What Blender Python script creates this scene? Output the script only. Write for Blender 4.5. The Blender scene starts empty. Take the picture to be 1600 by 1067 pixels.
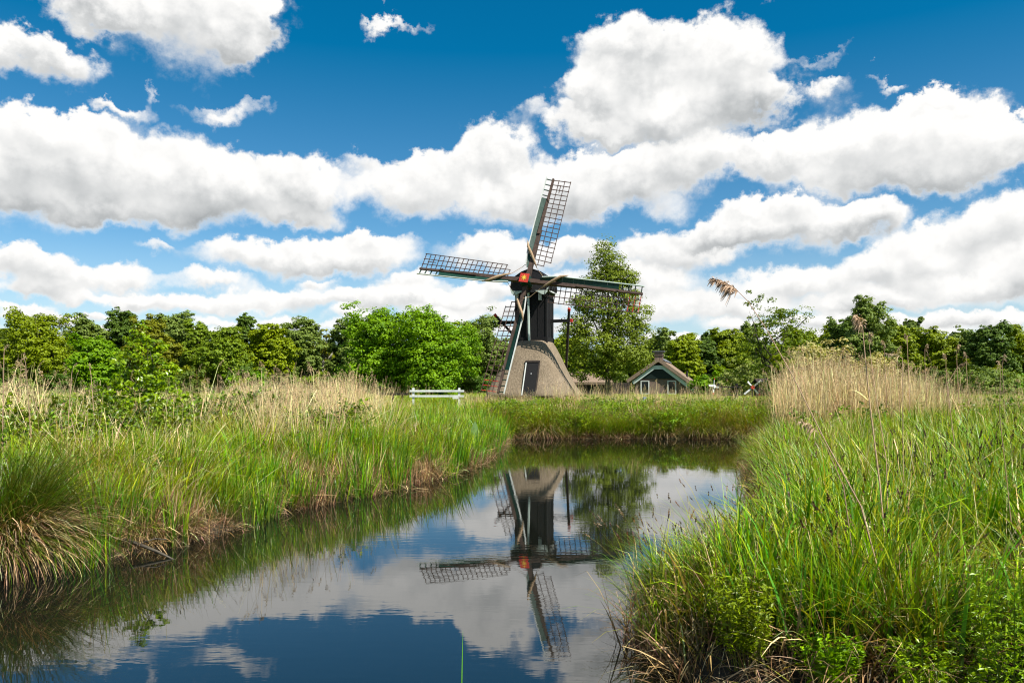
import bpy, math, random
import numpy as np
from mathutils import Vector, Matrix

# ------------------------------------------------------------------ basics
S = bpy.context.scene
C = S.collection
PI = math.pi
RAD = math.radians
ZC, F, HY = 1.65, 1244.0, 603.0          # eye height, focal length and horizon in photo pixels

def W(px, py, Y):
    return Vector(((px - 800) / F * Y, Y, ZC - (py - HY) / F * Y))

def tag(o, label=None, cat=None, group=None, kind=None):
    if label: o['label'] = label
    if cat: o['category'] = cat
    if group: o['group'] = group
    if kind: o['kind'] = kind
    return o

def empty(name, loc, rz=0.0):
    o = bpy.data.objects.new(name, None)
    o.location = loc; o.rotation_euler = (0, 0, rz)
    o.empty_display_size = .3
    C.objects.link(o)
    return o

def fast_mesh(name, co, quads=None, tris=None, col=None, smooth=False):
    me = bpy.data.meshes.new(name)
    co = np.asarray(co, np.float32).reshape(-1, 3)
    me.vertices.add(len(co)); me.vertices.foreach_set('co', co.ravel())
    idx, starts, off = [], [], 0
    for arr, k in ((quads, 4), (tris, 3)):
        if arr is None or len(arr) == 0: continue
        arr = np.asarray(arr, np.int32).reshape(-1, k)
        idx.append(arr.ravel()); starts.append(off + np.arange(len(arr), dtype=np.int32) * k)
        off += arr.size
    if idx:
        idx = np.concatenate(idx); starts = np.concatenate(starts)
        me.loops.add(len(idx)); me.loops.foreach_set('vertex_index', idx)
        me.polygons.add(len(starts)); me.polygons.foreach_set('loop_start', starts)
        me.polygons.foreach_set('use_smooth', np.full(len(starts), smooth, bool))
    me.update(calc_edges=True)
    if col is not None:
        a = me.color_attributes.new('Col', 'FLOAT_COLOR', 'POINT')
        c = np.ones((len(co), 4), np.float32); c[:, :3] = col
        a.data.foreach_set('color', c.ravel())
    return me

def link(name, me, mat, parent=None):
    o = bpy.data.objects.new(name, me)
    if mat is not None and len(me.materials) == 0: me.materials.append(mat)
    C.objects.link(o)
    if parent is not None: o.parent = parent
    return o

class MB:
    def __init__(s): s.v = []; s.f = []
    def add(s, vs, fs):
        n = len(s.v); s.v += [tuple(v) for v in vs]; s.f += [tuple(i + n for i in f) for f in fs]; return s
    def box(s, x0, x1, y0, y1, z0, z1):
        return s.add([(x0,y0,z0),(x1,y0,z0),(x1,y1,z0),(x0,y1,z0),(x0,y0,z1),(x1,y0,z1),(x1,y1,z1),(x0,y1,z1)],
                     [(0,3,2,1),(4,5,6,7),(0,1,5,4),(1,2,6,5),(2,3,7,6),(3,0,4,7)])
    def bar(s, p, q, w, h, up=(0, 0, 1), w2=None, h2=None):
        p, q = Vector(p), Vector(q); d = (q - p).normalized(); up = Vector(up)
        if abs(d.dot(up)) > .98: up = Vector((0, 1, 0))
        a = d.cross(up).normalized(); b = a.cross(d)
        w2 = w if w2 is None else w2; h2 = h if h2 is None else h2
        vs = [p + a*(sx*w/2) + b*(sy*h/2) for sx, sy in ((-1,-1),(1,-1),(1,1),(-1,1))]
        vs += [q + a*(sx*w2/2) + b*(sy*h2/2) for sx, sy in ((-1,-1),(1,-1),(1,1),(-1,1))]
        return s.add(vs, [(3,2,1,0),(4,5,6,7),(0,1,5,4),(1,2,6,5),(2,3,7,6),(3,0,4,7)])
    def tube(s, pts, rs, n=7):
        pts = [Vector(p) for p in pts]
        if not hasattr(rs, '__len__'): rs = [rs] * len(pts)
        vs = []; fs = []
        a = None
        for i, p in enumerate(pts):
            d = (pts[min(i+1, len(pts)-1)] - pts[max(i-1, 0)]).normalized()
            if a is None:
                a = d.cross(Vector((0, 0, 1)) if abs(d.z) < .9 else Vector((0, 1, 0))).normalized()
            else:
                a = (a - d * a.dot(d)).normalized()
            b = d.cross(a)
            for k in range(n):
                t = 2 * PI * k / n
                vs.append(p + (a * math.cos(t) + b * math.sin(t)) * rs[i])
        for i in range(len(pts) - 1):
            for k in range(n):
                k2 = (k + 1) % n
                fs.append((i*n + k, i*n + k2, (i+1)*n + k2, (i+1)*n + k))
        fs.append(tuple(range(n - 1, -1, -1))); m = (len(pts) - 1) * n
        fs.append(tuple(m + k for k in range(n)))
        return s.add(vs, fs)
    def prism(s, poly, d, ax='y', t0=0.0):
        # poly: list of 2-D points; extruded from t0 to t0+d along ax
        n = len(poly)
        def P(p, t):
            return {'y': (p[0], t, p[1]), 'z': (p[0], p[1], t), 'x': (t, p[0], p[1])}[ax]
        vs = [P(p, t0) for p in poly] + [P(p, t0 + d) for p in poly]
        fs = [tuple(range(n)), tuple(range(2*n - 1, n - 1, -1))]
        for i in range(n):
            j = (i + 1) % n; fs.append((i, i + n, j + n, j))
        return s.add(vs, fs)
    def build(s, name, mat, parent=None, smooth=False, bevel=0):
        me = bpy.data.meshes.new(name); me.from_pydata(s.v, [], s.f); me.update()
        import bmesh
        bm = bmesh.new(); bm.from_mesh(me); bmesh.ops.recalc_face_normals(bm, faces=bm.faces)
        bm.to_mesh(me); bm.free()
        if smooth: me.polygons.foreach_set('use_smooth', [True] * len(me.polygons))
        o = link(name, me, mat, parent)
        if bevel:
            m = o.modifiers.new('bevel', 'BEVEL'); m.width = bevel; m.segments = 2; m.limit_method = 'ANGLE'
        return o

# ------------------------------------------------------------------ materials
def newmat(name):
    m = bpy.data.materials.new(name); m.use_nodes = True
    nt = m.node_tree; nt.nodes.clear()
    out = nt.nodes.new('ShaderNodeOutputMaterial')
    return m, nt, out

def N(nt, t, **kw):
    n = nt.nodes.new(t)
    for k, v in kw.items():
        if k[0] == 'i' and k[1:].isdigit(): n.inputs[int(k[1:])].default_value = v
        elif k in n.inputs: n.inputs[k].default_value = v
        else: setattr(n, k, v)
    return n

def surf_mat(name, c1, c2, scale=6.0, rough=.8, bump=.3, stretch=(1, 1, 1), detail=6, bdist=.02, c3=None, spec=.3, coord='Object', wear=None):
    m, nt, out = newmat(name); L = nt.links.new
    c1 = tuple(v * .75 for v in c1); c2 = tuple(v * .75 for v in c2)
    tc = N(nt, 'ShaderNodeTexCoord'); mp = N(nt, 'ShaderNodeMapping'); mp.inputs['Scale'].default_value = stretch
    L(tc.outputs[coord], mp.inputs[0])
    no = N(nt, 'ShaderNodeTexNoise', Scale=scale, Detail=detail, Roughness=.65); L(mp.outputs[0], no.inputs['Vector'])
    cr = N(nt, 'ShaderNodeValToRGB'); e = cr.color_ramp.elements
    e[0].position = .32; e[0].color = (*c1, 1); e[1].position = .68; e[1].color = (*c2, 1)
    if c3:
        k = e.new(.5); k.color = (*c3, 1)
    L(no.outputs[0], cr.inputs[0])
    bs = N(nt, 'ShaderNodeBsdfPrincipled', Roughness=rough); bs.inputs['Specular IOR Level'].default_value = spec
    col = cr.outputs[0]
    if wear:
        n2 = N(nt, 'ShaderNodeTexNoise', Scale=scale * .35, Detail=4); L(mp.outputs[0], n2.inputs['Vector'])
        r2 = N(nt, 'ShaderNodeMapRange'); r2.inputs[1].default_value = .55; r2.inputs[2].default_value = .75
        L(n2.outputs[0], r2.inputs[0])
        mx = N(nt, 'ShaderNodeMix', data_type='RGBA'); mx.inputs[7].default_value = (*wear, 1)
        L(r2.outputs[0], mx.inputs[0]); L(col, mx.inputs[6]); col = mx.outputs[2]
    L(col, bs.inputs['Base Color'])
    if bump:
        bp = N(nt, 'ShaderNodeBump', Strength=bump, Distance=bdist); L(no.outputs[0], bp.inputs['Height']); L(bp.outputs[0], bs.inputs['Normal'])
    L(bs.outputs[0], out.inputs[0])
    return m

def leaf_mat(name, trans=.35, rough=.55, hue=.02, val=.25, spec=.25, gain=.84, sat=1.08):
    m, nt, out = newmat(name); L = nt.links.new
    at = N(nt, 'ShaderNodeVertexColor', layer_name='Col')
    oi = N(nt, 'ShaderNodeObjectInfo')
    hs = N(nt, 'ShaderNodeHueSaturation', Saturation=sat)
    r1 = N(nt, 'ShaderNodeMapRange'); r1.inputs[3].default_value = .5 - hue; r1.inputs[4].default_value = .5 + hue
    L(oi.outputs['Random'], r1.inputs[0]); L(r1.outputs[0], hs.inputs['Hue'])
    ml = N(nt, 'ShaderNodeMath', operation='MULTIPLY', i1=7.31); fr = N(nt, 'ShaderNodeMath', operation='FRACT')
    L(oi.outputs['Random'], ml.inputs[0]); L(ml.outputs[0], fr.inputs[0])
    r2 = N(nt, 'ShaderNodeMapRange'); r2.inputs[3].default_value = gain * (1 - val); r2.inputs[4].default_value = gain * (1 + val)
    L(fr.outputs[0], r2.inputs[0]); L(r2.outputs[0], hs.inputs['Value'])
    L(at.outputs[0], hs.inputs['Color'])
    bs = N(nt, 'ShaderNodeBsdfPrincipled', Roughness=rough); bs.inputs['Specular IOR Level'].default_value = spec
    L(hs.outputs[0], bs.inputs['Base Color'])
    tr = N(nt, 'ShaderNodeBsdfTranslucent')
    tm = N(nt, 'ShaderNodeMix', data_type='RGBA', blend_type='MULTIPLY'); tm.inputs[0].default_value = 1; tm.inputs[7].default_value = (1.35, 1.25, .6, 1)
    L(hs.outputs[0], tm.inputs[6]); L(tm.outputs[2], tr.inputs[0])
    mx = N(nt, 'ShaderNodeMixShader'); mx.inputs[0].default_value = trans
    L(bs.outputs[0], mx.inputs[1]); L(tr.outputs[0], mx.inputs[2]); L(mx.outputs[0], out.inputs[0])
    return m

M = {}
M['leaf'] = leaf_mat('tree_leaves', trans=.33, hue=.0, val=.0, gain=.77)
M['sapling_leaf'] = leaf_mat('sapling_leaves', trans=.35, hue=.0, val=.0, gain=1.0, rough=.35, spec=.5)
M['grass'] = leaf_mat('grass_blades', trans=.28, hue=.022, val=.38, spec=.4, rough=.42)
M['dry'] = leaf_mat('dry_reeds', trans=.15, hue=.01, val=.35, spec=.2, rough=.6, gain=1.1)
M['bark'] = surf_mat('bark', (.05, .04, .03), (.14, .12, .09), 5, .9, .6, (1, 1, .3))
M['birch'] = surf_mat('birch_bark', (.12, .1, .08), (.6, .57, .5), 3, .8, .3, (1, 1, 2.5))
M['black'] = surf_mat('tarred_planks', (.012, .012, .013), (.028, .027, .028), 9, .8, .3, (6, 6, .4), spec=.1)
M['blackcap'] = surf_mat('tarred_felt', (.014, .014, .016), (.03, .03, .033), 5, .65, .3)
M['stock'] = surf_mat('weathered_oak', (.045, .028, .022), (.12, .075, .055), 4, .75, .5, (1, 1, 1))
M['lath'] = surf_mat('lattice_wood', (.05, .028, .022), (.11, .06, .045), 8, .7, .2)
M['red'] = surf_mat('red_paint', (.5, .03, .02), (.62, .06, .035), 4, .5, .1)
M['green'] = surf_mat('green_paint', (.006, .04, .026), (.011, .058, .038), 5, .5, .15)
M['white'] = surf_mat('white_paint', (.55, .58, .54), (.82, .84, .8), 3, .5, .1)
M['palegreen'] = surf_mat('pale_green_paint', (.56, .68, .62), (.72, .82, .76), 3, .5, .1)
M['gold'] = surf_mat('gold_paint', (.75, .5, .05), (.85, .62, .1), 4, .4, .05)
M['rope'] = surf_mat('tan_canvas', (.33, .21, .12), (.5, .36, .22), 12, .9, .5)
M['darkgreen'] = surf_mat('dark_green_boards', (.004, .014, .011), (.007, .022, .016), 5, .6, .2, (8, 1, .3))
M['ridge'] = surf_mat('slate_ridge', (.1, .11, .12), (.2, .21, .23), 6, .7, .3)
M['darkwood'] = surf_mat('dark_wood', (.02, .015, .012), (.06, .045, .035), 6, .85, .4, (1, 1, .4))
M['glassdark'] = surf_mat('window_glass', (.02, .025, .025), (.035, .04, .04), 2, .08, .0, spec=.6)
M['blue'] = surf_mat('blue_enamel', (.02, .16, .5), (.03, .22, .6), 3, .4, .0)
M['metal'] = surf_mat('grey_metal', (.2, .2, .2), (.3, .3, .3), 6, .5, .1)

def thatch_mat(name, c1, c2, c3):
    m, nt, out = newmat(name); L = nt.links.new
    tc = N(nt, 'ShaderNodeTexCoord'); mp = N(nt, 'ShaderNodeMapping'); mp.inputs['Scale'].default_value = (1, 1, .22)
    L(tc.outputs['Object'], mp.inputs[0])
    a = N(nt, 'ShaderNodeTexNoise', Scale=17., Detail=8, Roughness=.85); L(mp.outputs[0], a.inputs['Vector'])
    b = N(nt, 'ShaderNodeTexNoise', Scale=1.3, Detail=4, Roughness=.6); L(tc.outputs['Object'], b.inputs['Vector'])
    cr = N(nt, 'ShaderNodeValToRGB'); e = cr.color_ramp.elements
    e[0].position = .3; e[0].color = (*c1, 1); e[1].position = .7; e[1].color = (*c2, 1)
    L(a.outputs[0], cr.inputs[0])
    mx = N(nt, 'ShaderNodeMix', data_type='RGBA'); mx.inputs[7].default_value = (*c3, 1)
    rr = N(nt, 'ShaderNodeMapRange'); rr.inputs[1].default_value = .4; rr.inputs[2].default_value = .7; rr.inputs[4].default_value = .6
    L(b.outputs[0], rr.inputs[0]); L(rr.outputs[0], mx.inputs[0]); L(cr.outputs[0], mx.inputs[6])
    bs = N(nt, 'ShaderNodeBsdfPrincipled', Roughness=.95); bs.inputs['Specular IOR Level'].default_value = .1
    L(mx.outputs[2], bs.inputs['Base Color'])
    bp = N(nt, 'ShaderNodeBump', Strength=.9, Distance=.05); L(a.outputs[0], bp.inputs['Height']); L(bp.outputs[0], bs.inputs['Normal'])
    L(bs.outputs[0], out.inputs[0]); return m
M['thatch'] = thatch_mat('thatch', (.05, .037, .025), (.38, .30, .21), (.15, .115, .075))
M['thatch2'] = thatch_mat('roof_thatch', (.10, .07, .05), (.34, .25, .18), (.2, .145, .105))

def brick_mat():
    m, nt, out = newmat('brick'); L = nt.links.new
    tc = N(nt, 'ShaderNodeTexCoord'); mp = N(nt, 'ShaderNodeMapping'); mp.inputs['Rotation'].default_value = (PI/2, 0, 0)
    L(tc.outputs['Object'], mp.inputs[0])
    b = N(nt, 'ShaderNodeTexBrick', Scale=1.0); b.inputs['Color1'].default_value = (.16, .085, .06, 1)
    b.inputs['Color2'].default_value = (.09, .05, .038, 1); b.inputs['Mortar'].default_value = (.22, .19, .16, 1)
    b.inputs['Brick Width'].default_value = .22; b.inputs['Row Height'].default_value = .075; b.inputs['Mortar Size'].default_value = .01
    L(mp.outputs[0], b.inputs[0])
    bs = N(nt, 'ShaderNodeBsdfPrincipled', Roughness=.9); L(b.outputs[0], bs.inputs['Base Color'])
    L(bs.outputs[0], out.inputs[0]); return m
M['brick'] = brick_mat()

# ------------------------------------------------------------------ camera, sun, world
cam = bpy.data.cameras.new('camera'); co = bpy.data.objects.new('camera', cam); C.objects.link(co)
co.location = (0, 0, ZC); co.rotation_euler = (PI/2, 0, 0)
cam.sensor_width = 36; cam.lens = 36 * F / 1600; cam.shift_y = (HY - 533.5) / 1600
cam.clip_end = 3000; cam.clip_start = .05
S.camera = co

SUN = Vector((.70, -.58, 1.15)).normalized()
sl = bpy.data.lights.new('sun', 'SUN'); sl.energy = 5.0; sl.angle = RAD(.5); sl.color = (1, .955, .87)
so = bpy.data.objects.new('sun', sl); C.objects.link(so); so.location = (20, -10, 30)
so.rotation_euler = (-SUN).to_track_quat('-Z', 'Y').to_euler()

# clouds of the sky, three distances; photo pixels: centre, half size, weight
CLOUDS = [
 [  # far, low over the horizon
 (60,425,80,30,1),(180,440,85,24,.9),(0,400,50,24,.9),(240,388,34,11,.5),(800,398,120,30,1),(920,395,60,28,.9),
 (1000,440,100,30,1),(1070,480,90,26,1),(1250,445,150,30,1),(290,478,160,17,.9),(470,466,110,20,.9),(620,466,100,20,.9),(720,470,50,18,.8),
 (690,492,60,16,.9),(790,485,60,16,.9),(560,497,50,14,.9),(1270,505,90,15,1),(1400,510,80,14,1),(1150,508,60,13,.9),(1560,500,90,17,1),(100,496,140,10,.8),(440,503,60,12,.8),(340,505,50,10,.8),(760,452,70,18,.9),
 (930,505,110,16,.9),(60,450,70,14,.8),(1120,400,60,20,.7),(1400,470,120,22,.9),(850,440,60,16,.8),(250,520,260,9,.8),(330,440,70,18,.8),(110,465,50,12,.7),(210,470,50,12,.7),(380,470,50,13,.7),(640,440,60,16,.8),(680,465,50,12,.7),(30,480,60,12,.7),(1330,478,80,16,.9),(1480,500,70,14,.9),(560,475,40,12,.7),(1180,480,70,18,.9),(900,470,80,18,.9),(700,518,300,9,.8),(1200,530,400,12,.9),(500,440,40,10,.7)],
 [  # middle
 (640,295,85,48,1),(770,240,62,46,1),(800,320,150,40,1),(900,290,130,52,1),(990,280,130,50,1),(560,255,40,18,.5),(690,270,60,40,1),(1090,240,90,44,1),
 (430,405,150,27,1),(560,402,110,30,1),(572,378,36,18,.8),(1560,345,110,44,1),(1480,385,130,36,1),(1610,420,100,42,1),(1520,455,140,30,1),
 (1400,425,110,34,1),(1040,398,90,36,1),(1425,215,140,68,1.1),(1290,240,130,55,1),(1510,240,110,48,1),(1390,275,180,36,1),(1440,160,46,20,.8),(1200,245,60,34,.9),(1600,230,60,40,.8),
 (205,178,60,20,.5),(160,165,40,14,.35),(410,170,40,14,.35),(835,180,40,30,.5),(900,130,30,22,.45),(1290,150,50,34,.35),(1230,90,30,20,.4),(660,45,40,12,.3),(1520,180,40,14,.3),(330,160,60,16,.4),(540,300,40,40,.4),(1050,330,40,20,.35),(640,380,40,14,.3),(345,180,52,17,.6),(245,146,14,26,.4),(612,38,40,17,.65),(1272,132,26,16,.45),(1290,85,42,14,.35),(1395,120,42,12,.5),(1570,190,22,8,.3)],
 [  # near
 (300,20,150,92,1),(150,5,120,40,1),(60,90,105,42,1),(385,50,45,60,1),(-60,60,70,60,1),
 (70,265,150,88,1.1),(230,275,165,76,1.1),(370,300,150,58,1),(475,300,85,52,.8),(90,205,90,38,1),(-40,260,90,80,1),(170,325,150,30,.8),(470,345,80,20,.6),
 (1005,85,105,62,1.1),(1150,105,92,78,1.1),(920,150,60,45,.9),(1050,175,140,58,1.1),(930,210,70,26,.8),(1200,160,48,42,.9),(860,195,30,20,.6),
 (1240,355,170,40,1.05),(1120,372,95,28,.9),(1350,350,75,32,.9),(1200,325,70,22,.8)],
]
def make_world():
    w = bpy.data.worlds.new('World'); S.world = w; w.use_nodes = True
    nt = w.node_tree; nt.nodes.clear(); L = nt.links.new
    out = N(nt, 'ShaderNodeOutputWorld'); bg = N(nt, 'ShaderNodeBackground', Strength=.1)
    sky = N(nt, 'ShaderNodeTexSky'); sky.sky_type = 'NISHITA'; sky.sun_disc = False
    sky.sun_elevation = math.asin(SUN.z); sky.sun_rotation = math.atan2(SUN.x, SUN.y)
    sky.air_density = 1.0; sky.dust_density = .3; sky.ozone_density = 2.0
    tc = N(nt, 'ShaderNodeTexCoord'); sp = N(nt, 'ShaderNodeSeparateXYZ'); L(tc.outputs['Generated'], sp.inputs[0])
    def MA(op, a, b=None, c=None, clamp=False):
        n = N(nt, 'ShaderNodeMath', operation=op); n.use_clamp = clamp
        for i, x in enumerate((a, b, c)):
            if x is None: continue
            if hasattr(x, 'links') or hasattr(x, 'is_linked'): L(x, n.inputs[i])
            else: n.inputs[i].default_value = x
        return n.outputs[0]
    def VM(op, a, b=None, c=None):
        n = N(nt, 'ShaderNodeVectorMath', operation=op)
        for i, x in enumerate((a, b, c)):
            if x is None: continue
            if hasattr(x, 'is_linked'): L(x, n.inputs[i])
            else: n.inputs[i].default_value = x
        return n
    x, y, z = sp.outputs
    az = MA('ARCTAN2', x, y)
    hl = MA('SQRT', MA('ADD', MA('MULTIPLY', x, x), MA('MULTIPLY', y, y)))
    el = MA('DIVIDE', z, MA('MAXIMUM', hl, .02))
    cb = N(nt, 'ShaderNodeCombineXYZ'); L(az, cb.inputs[0]); L(el, cb.inputs[1]); cb.inputs[2].default_value = 0
    P0 = cb.outputs[0]
    # fractal warp of the direction so that the outlines billow; finer towards the horizon where the clouds are farther
    elc = MA('MULTIPLY_ADD', MA('MAXIMUM', el, 0.0), 2.2, .35)     # ~ size factor
    def noise(vec, scale, detail, rough=.6, seed=0.0):
        n = N(nt, 'ShaderNodeTexNoise', Scale=scale, Detail=detail, Roughness=rough); n.noise_dimensions = '3D'
        v = VM('ADD', vec, (0, 0, seed)).outputs[0]; L(v, n.inputs['Vector']); return n
    w1 = noise(P0, 14, 3, .55, 3.1); w2 = noise(P0, 55, 6, .62, 8.7)
    d1 = VM('SUBTRACT', w1.outputs['Color'], (.5, .5, .5)).outputs[0]
    d2 = VM('SUBTRACT', w2.outputs['Color'], (.5, .5, .5)).outputs[0]
    s1 = VM('SCALE', d1); L(MA('MULTIPLY', elc, .075), s1.inputs['Scale'])
    s2 = VM('SCALE', d2); L(MA('MULTIPLY', elc, .042), s2.inputs['Scale'])
    P = VM('ADD', VM('ADD', P0, s1.outputs[0]).outputs[0], s2.outputs[0]).outputs[0]
    P = VM('MULTIPLY_ADD', P, (1, 1, 0), (0, 0, 1)).outputs[0]
    state = [None]
    def field(clouds):
        acc = None
        for cx, cy, rx, ry, wt in clouds:
            u = math.atan((cx - 800) / F); v = (HY - cy) / math.hypot(F, cx - 800)
            k = math.cos(u) ** 2
            ru = rx / F * k * 1.4; rv = ry / F * math.cos(u) * 1.4
            off = (-u/ru, -v/rv, 0)
            if state[0] is not None: off = VM('MULTIPLY_ADD', state[0], (1e-9, 1e-9, 0), off).outputs[0]   # keeps the node chain sequential
            loc = VM('MULTIPLY_ADD', P, (1/ru, 1/rv, 1), off).outputs[0]
            d = VM('DOT_PRODUCT', loc, loc).outputs['Value']
            m = MA('SUBTRACT', 2.0, d, None, True)
            m = MA('MULTIPLY', m, MA('MULTIPLY', m, wt))
            if acc is None: s = VM('SCALE', loc); L(m, s.inputs['Scale']); acc = s.outputs[0]
            else:
                n = N(nt, 'ShaderNodeCombineXYZ')
                for i in range(3): L(m, n.inputs[i])
                acc = VM('MULTIPLY_ADD', loc, n.outputs[0], acc).outputs[0]
            state[0] = acc
        return acc
    # everywhere outside the photographed part of the sky: the same kind of clouds from noise
    gn = noise(VM('MULTIPLY', P0, (2.2, 5, 1)).outputs[0], 1.3, 6, .6, 21.3)
    gen = MA('MULTIPLY', MA('SUBTRACT', gn.outputs[0], .47), 4.5)
    aab = MA('ABSOLUTE', az)
    mk = N(nt, 'ShaderNodeMapRange', interpolation_type='SMOOTHSTEP'); mk.inputs[1].default_value = .58; mk.inputs[2].default_value = .75; L(aab, mk.inputs[0])
    mk2 = N(nt, 'ShaderNodeMapRange', interpolation_type='SMOOTHSTEP'); mk2.inputs[1].default_value = .52; mk2.inputs[2].default_value = .65; L(el, mk2.inputs[0])
    mk = MA('MAXIMUM', mk.outputs[0], mk2.outputs[0])
    fine = noise(P0, 34, 6, .6, 1.7)
    bil = noise(P0, 17, 4, .5, 5.2); bil2 = noise(VM('ADD', P0, (-.009, -.014, 0)).outputs[0], 17, 4, .5, 5.2)
    rel = MA("MULTIPLY", MA("SUBTRACT", bil.outputs[0], bil2.outputs[0]), .42)
    def layer(clouds, extra, shade):
        sa = N(nt, 'ShaderNodeSeparateXYZ'); L(field(clouds), sa.inputs[0])
        T, Sm = sa.outputs[1], sa.outputs[2]
        dens = Sm
        if extra: dens = MA('ADD', MA('MULTIPLY', Sm, MA('SUBTRACT', 1.0, mk)), MA('MULTIPLY', gen, mk))
        else: dens = MA('MULTIPLY', Sm, MA('SUBTRACT', 1.0, mk))
        hh = MA('DIVIDE', T, MA('MAXIMUM', Sm, .05))             # -1 underside .. +1 top
        amp = N(nt, 'ShaderNodeMapRange'); amp.inputs[1].default_value = -.5; amp.inputs[2].default_value = .5; amp.inputs[3].default_value = .42; amp.inputs[4].default_value = .36; L(hh, amp.inputs[0])
        dens2 = MA('MULTIPLY_ADD', MA('SUBTRACT', fine.outputs[0], .5), amp.outputs[0], dens)
        hn = MA("MULTIPLY_ADD", MA("SUBTRACT", bil.outputs[0], .5), .45, hh)
        soft = N(nt, 'ShaderNodeMapRange'); soft.inputs[1].default_value = -.5; soft.inputs[2].default_value = .4
        soft.inputs[3].default_value = .85; soft.inputs[4].default_value = .36; L(hh, soft.inputs[0])
        mask = MA('DIVIDE', MA('SUBTRACT', dens2, .12), soft.outputs[0], None, True)
        mask = MA('MULTIPLY', MA('MULTIPLY', mask, mask), MA('SUBTRACT', 3.0, MA('MULTIPLY', mask, 2.0)))
        und = N(nt, 'ShaderNodeMapRange', interpolation_type='SMOOTHSTEP'); und.inputs[1].default_value = -.8; und.inputs[2].default_value = .42; L(hn, und.inputs[0])
        thick = N(nt, 'ShaderNodeMapRange', interpolation_type='SMOOTHSTEP'); thick.inputs[1].default_value = .25; thick.inputs[2].default_value = 1.1; L(dens, thick.inputs[0])
        dark = MA('MULTIPLY', MA('SUBTRACT', 1.0, und.outputs[0]), MA('MULTIPLY_ADD', thick.outputs[0], .75, .25))
        lum = MA('ADD', MA('MULTIPLY_ADD', dark, shade, 1.04), rel)
        lum = MA('MAXIMUM', MA('MINIMUM', lum, 1.0), .35)
        return mask, lum
    M1, L1 = layer(CLOUDS[0], False, -.42)
    M2, L2 = layer(CLOUDS[1], True, -.52)
    M3, L3 = layer(CLOUDS[2], False, -.62)
    def lerp(t, a, b):
        n = N(nt, 'ShaderNodeMix', data_type='FLOAT'); L(t, n.inputs[0]); L(a, n.inputs[2]); L(b, n.inputs[3]); return n.outputs[0]
    lum = lerp(M3, lerp(M2, L1, L2), L3)
    inv = lambda q: MA('SUBTRACT', 1.0, q)
    mask = inv(MA('MULTIPLY', inv(M1), MA('MULTIPLY', inv(M2), inv(M3))))
    cc = N(nt, 'ShaderNodeMix', data_type='RGBA'); cc.inputs[6].default_value = (.82, .87, .9, 1); cc.inputs[7].default_value = (1, .99, .97, 1)
    L(MA('MULTIPLY_ADD', lum, 1.6, -.6, True), cc.inputs[0])
    cs = VM('SCALE', cc.outputs[2]); L(MA('MULTIPLY', lum, 5.5), cs.inputs['Scale'])
    # polarised blue: the clear sky is filtered
    tn = VM('MULTIPLY', sky.outputs[0], SKYTINT)
    zen = N(nt, 'ShaderNodeMapRange'); zen.inputs[1].default_value = 0.02; zen.inputs[2].default_value = .42; L(el, zen.inputs[0])
    fl = N(nt, 'ShaderNodeMix', data_type='RGBA'); fl.inputs[6].default_value = (1.0, 1.22, 1.36, 1); fl.inputs[7].default_value = (.01, .82, 1.12, 1)
    L(zen.outputs[0], fl.inputs[0])
    sk = VM('MULTIPLY', tn.outputs[0], fl.outputs[2])
    hv = N(nt, 'ShaderNodeMapRange', interpolation_type='SMOOTHSTEP'); hv.inputs[1].default_value = .0; hv.inputs[2].default_value = .2; hv.inputs[3].default_value = .55; hv.inputs[4].default_value = 0; L(el, hv.inputs[0])
    veil = N(nt, 'ShaderNodeMix', data_type='RGBA'); veil.inputs[7].default_value = (4.2, 4.8, 5.1, 1); L(hv.outputs[0], veil.inputs[0]); L(sk.outputs[0], veil.inputs[6])
    mx = N(nt, 'ShaderNodeMix', data_type='RGBA'); L(mask, mx.inputs[0]); L(veil.outputs[2], mx.inputs[6]); L(cs.outputs[0], mx.inputs[7])
    L(mx.outputs[2], bg.inputs[0]); L(bg.outputs[0], out.inputs[0])
    w.cycles.sampling_method = 'NONE'
SKYTINT = (.52, .52, .52)
make_world()
S.view_settings.view_transform = 'Standard'; S.view_settings.look = 'None'; S.view_settings.exposure = .9
S.cycles.max_bounces = 8; S.cycles.diffuse_bounces = 3; S.cycles.glossy_bounces = 3; S.cycles.transmission_bounces = 3; S.cycles.transparent_max_bounces = 4
S.cycles.filter_width = 1.15
S.cycles.caustics_reflective = False; S.cycles.caustics_refractive = False

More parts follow.
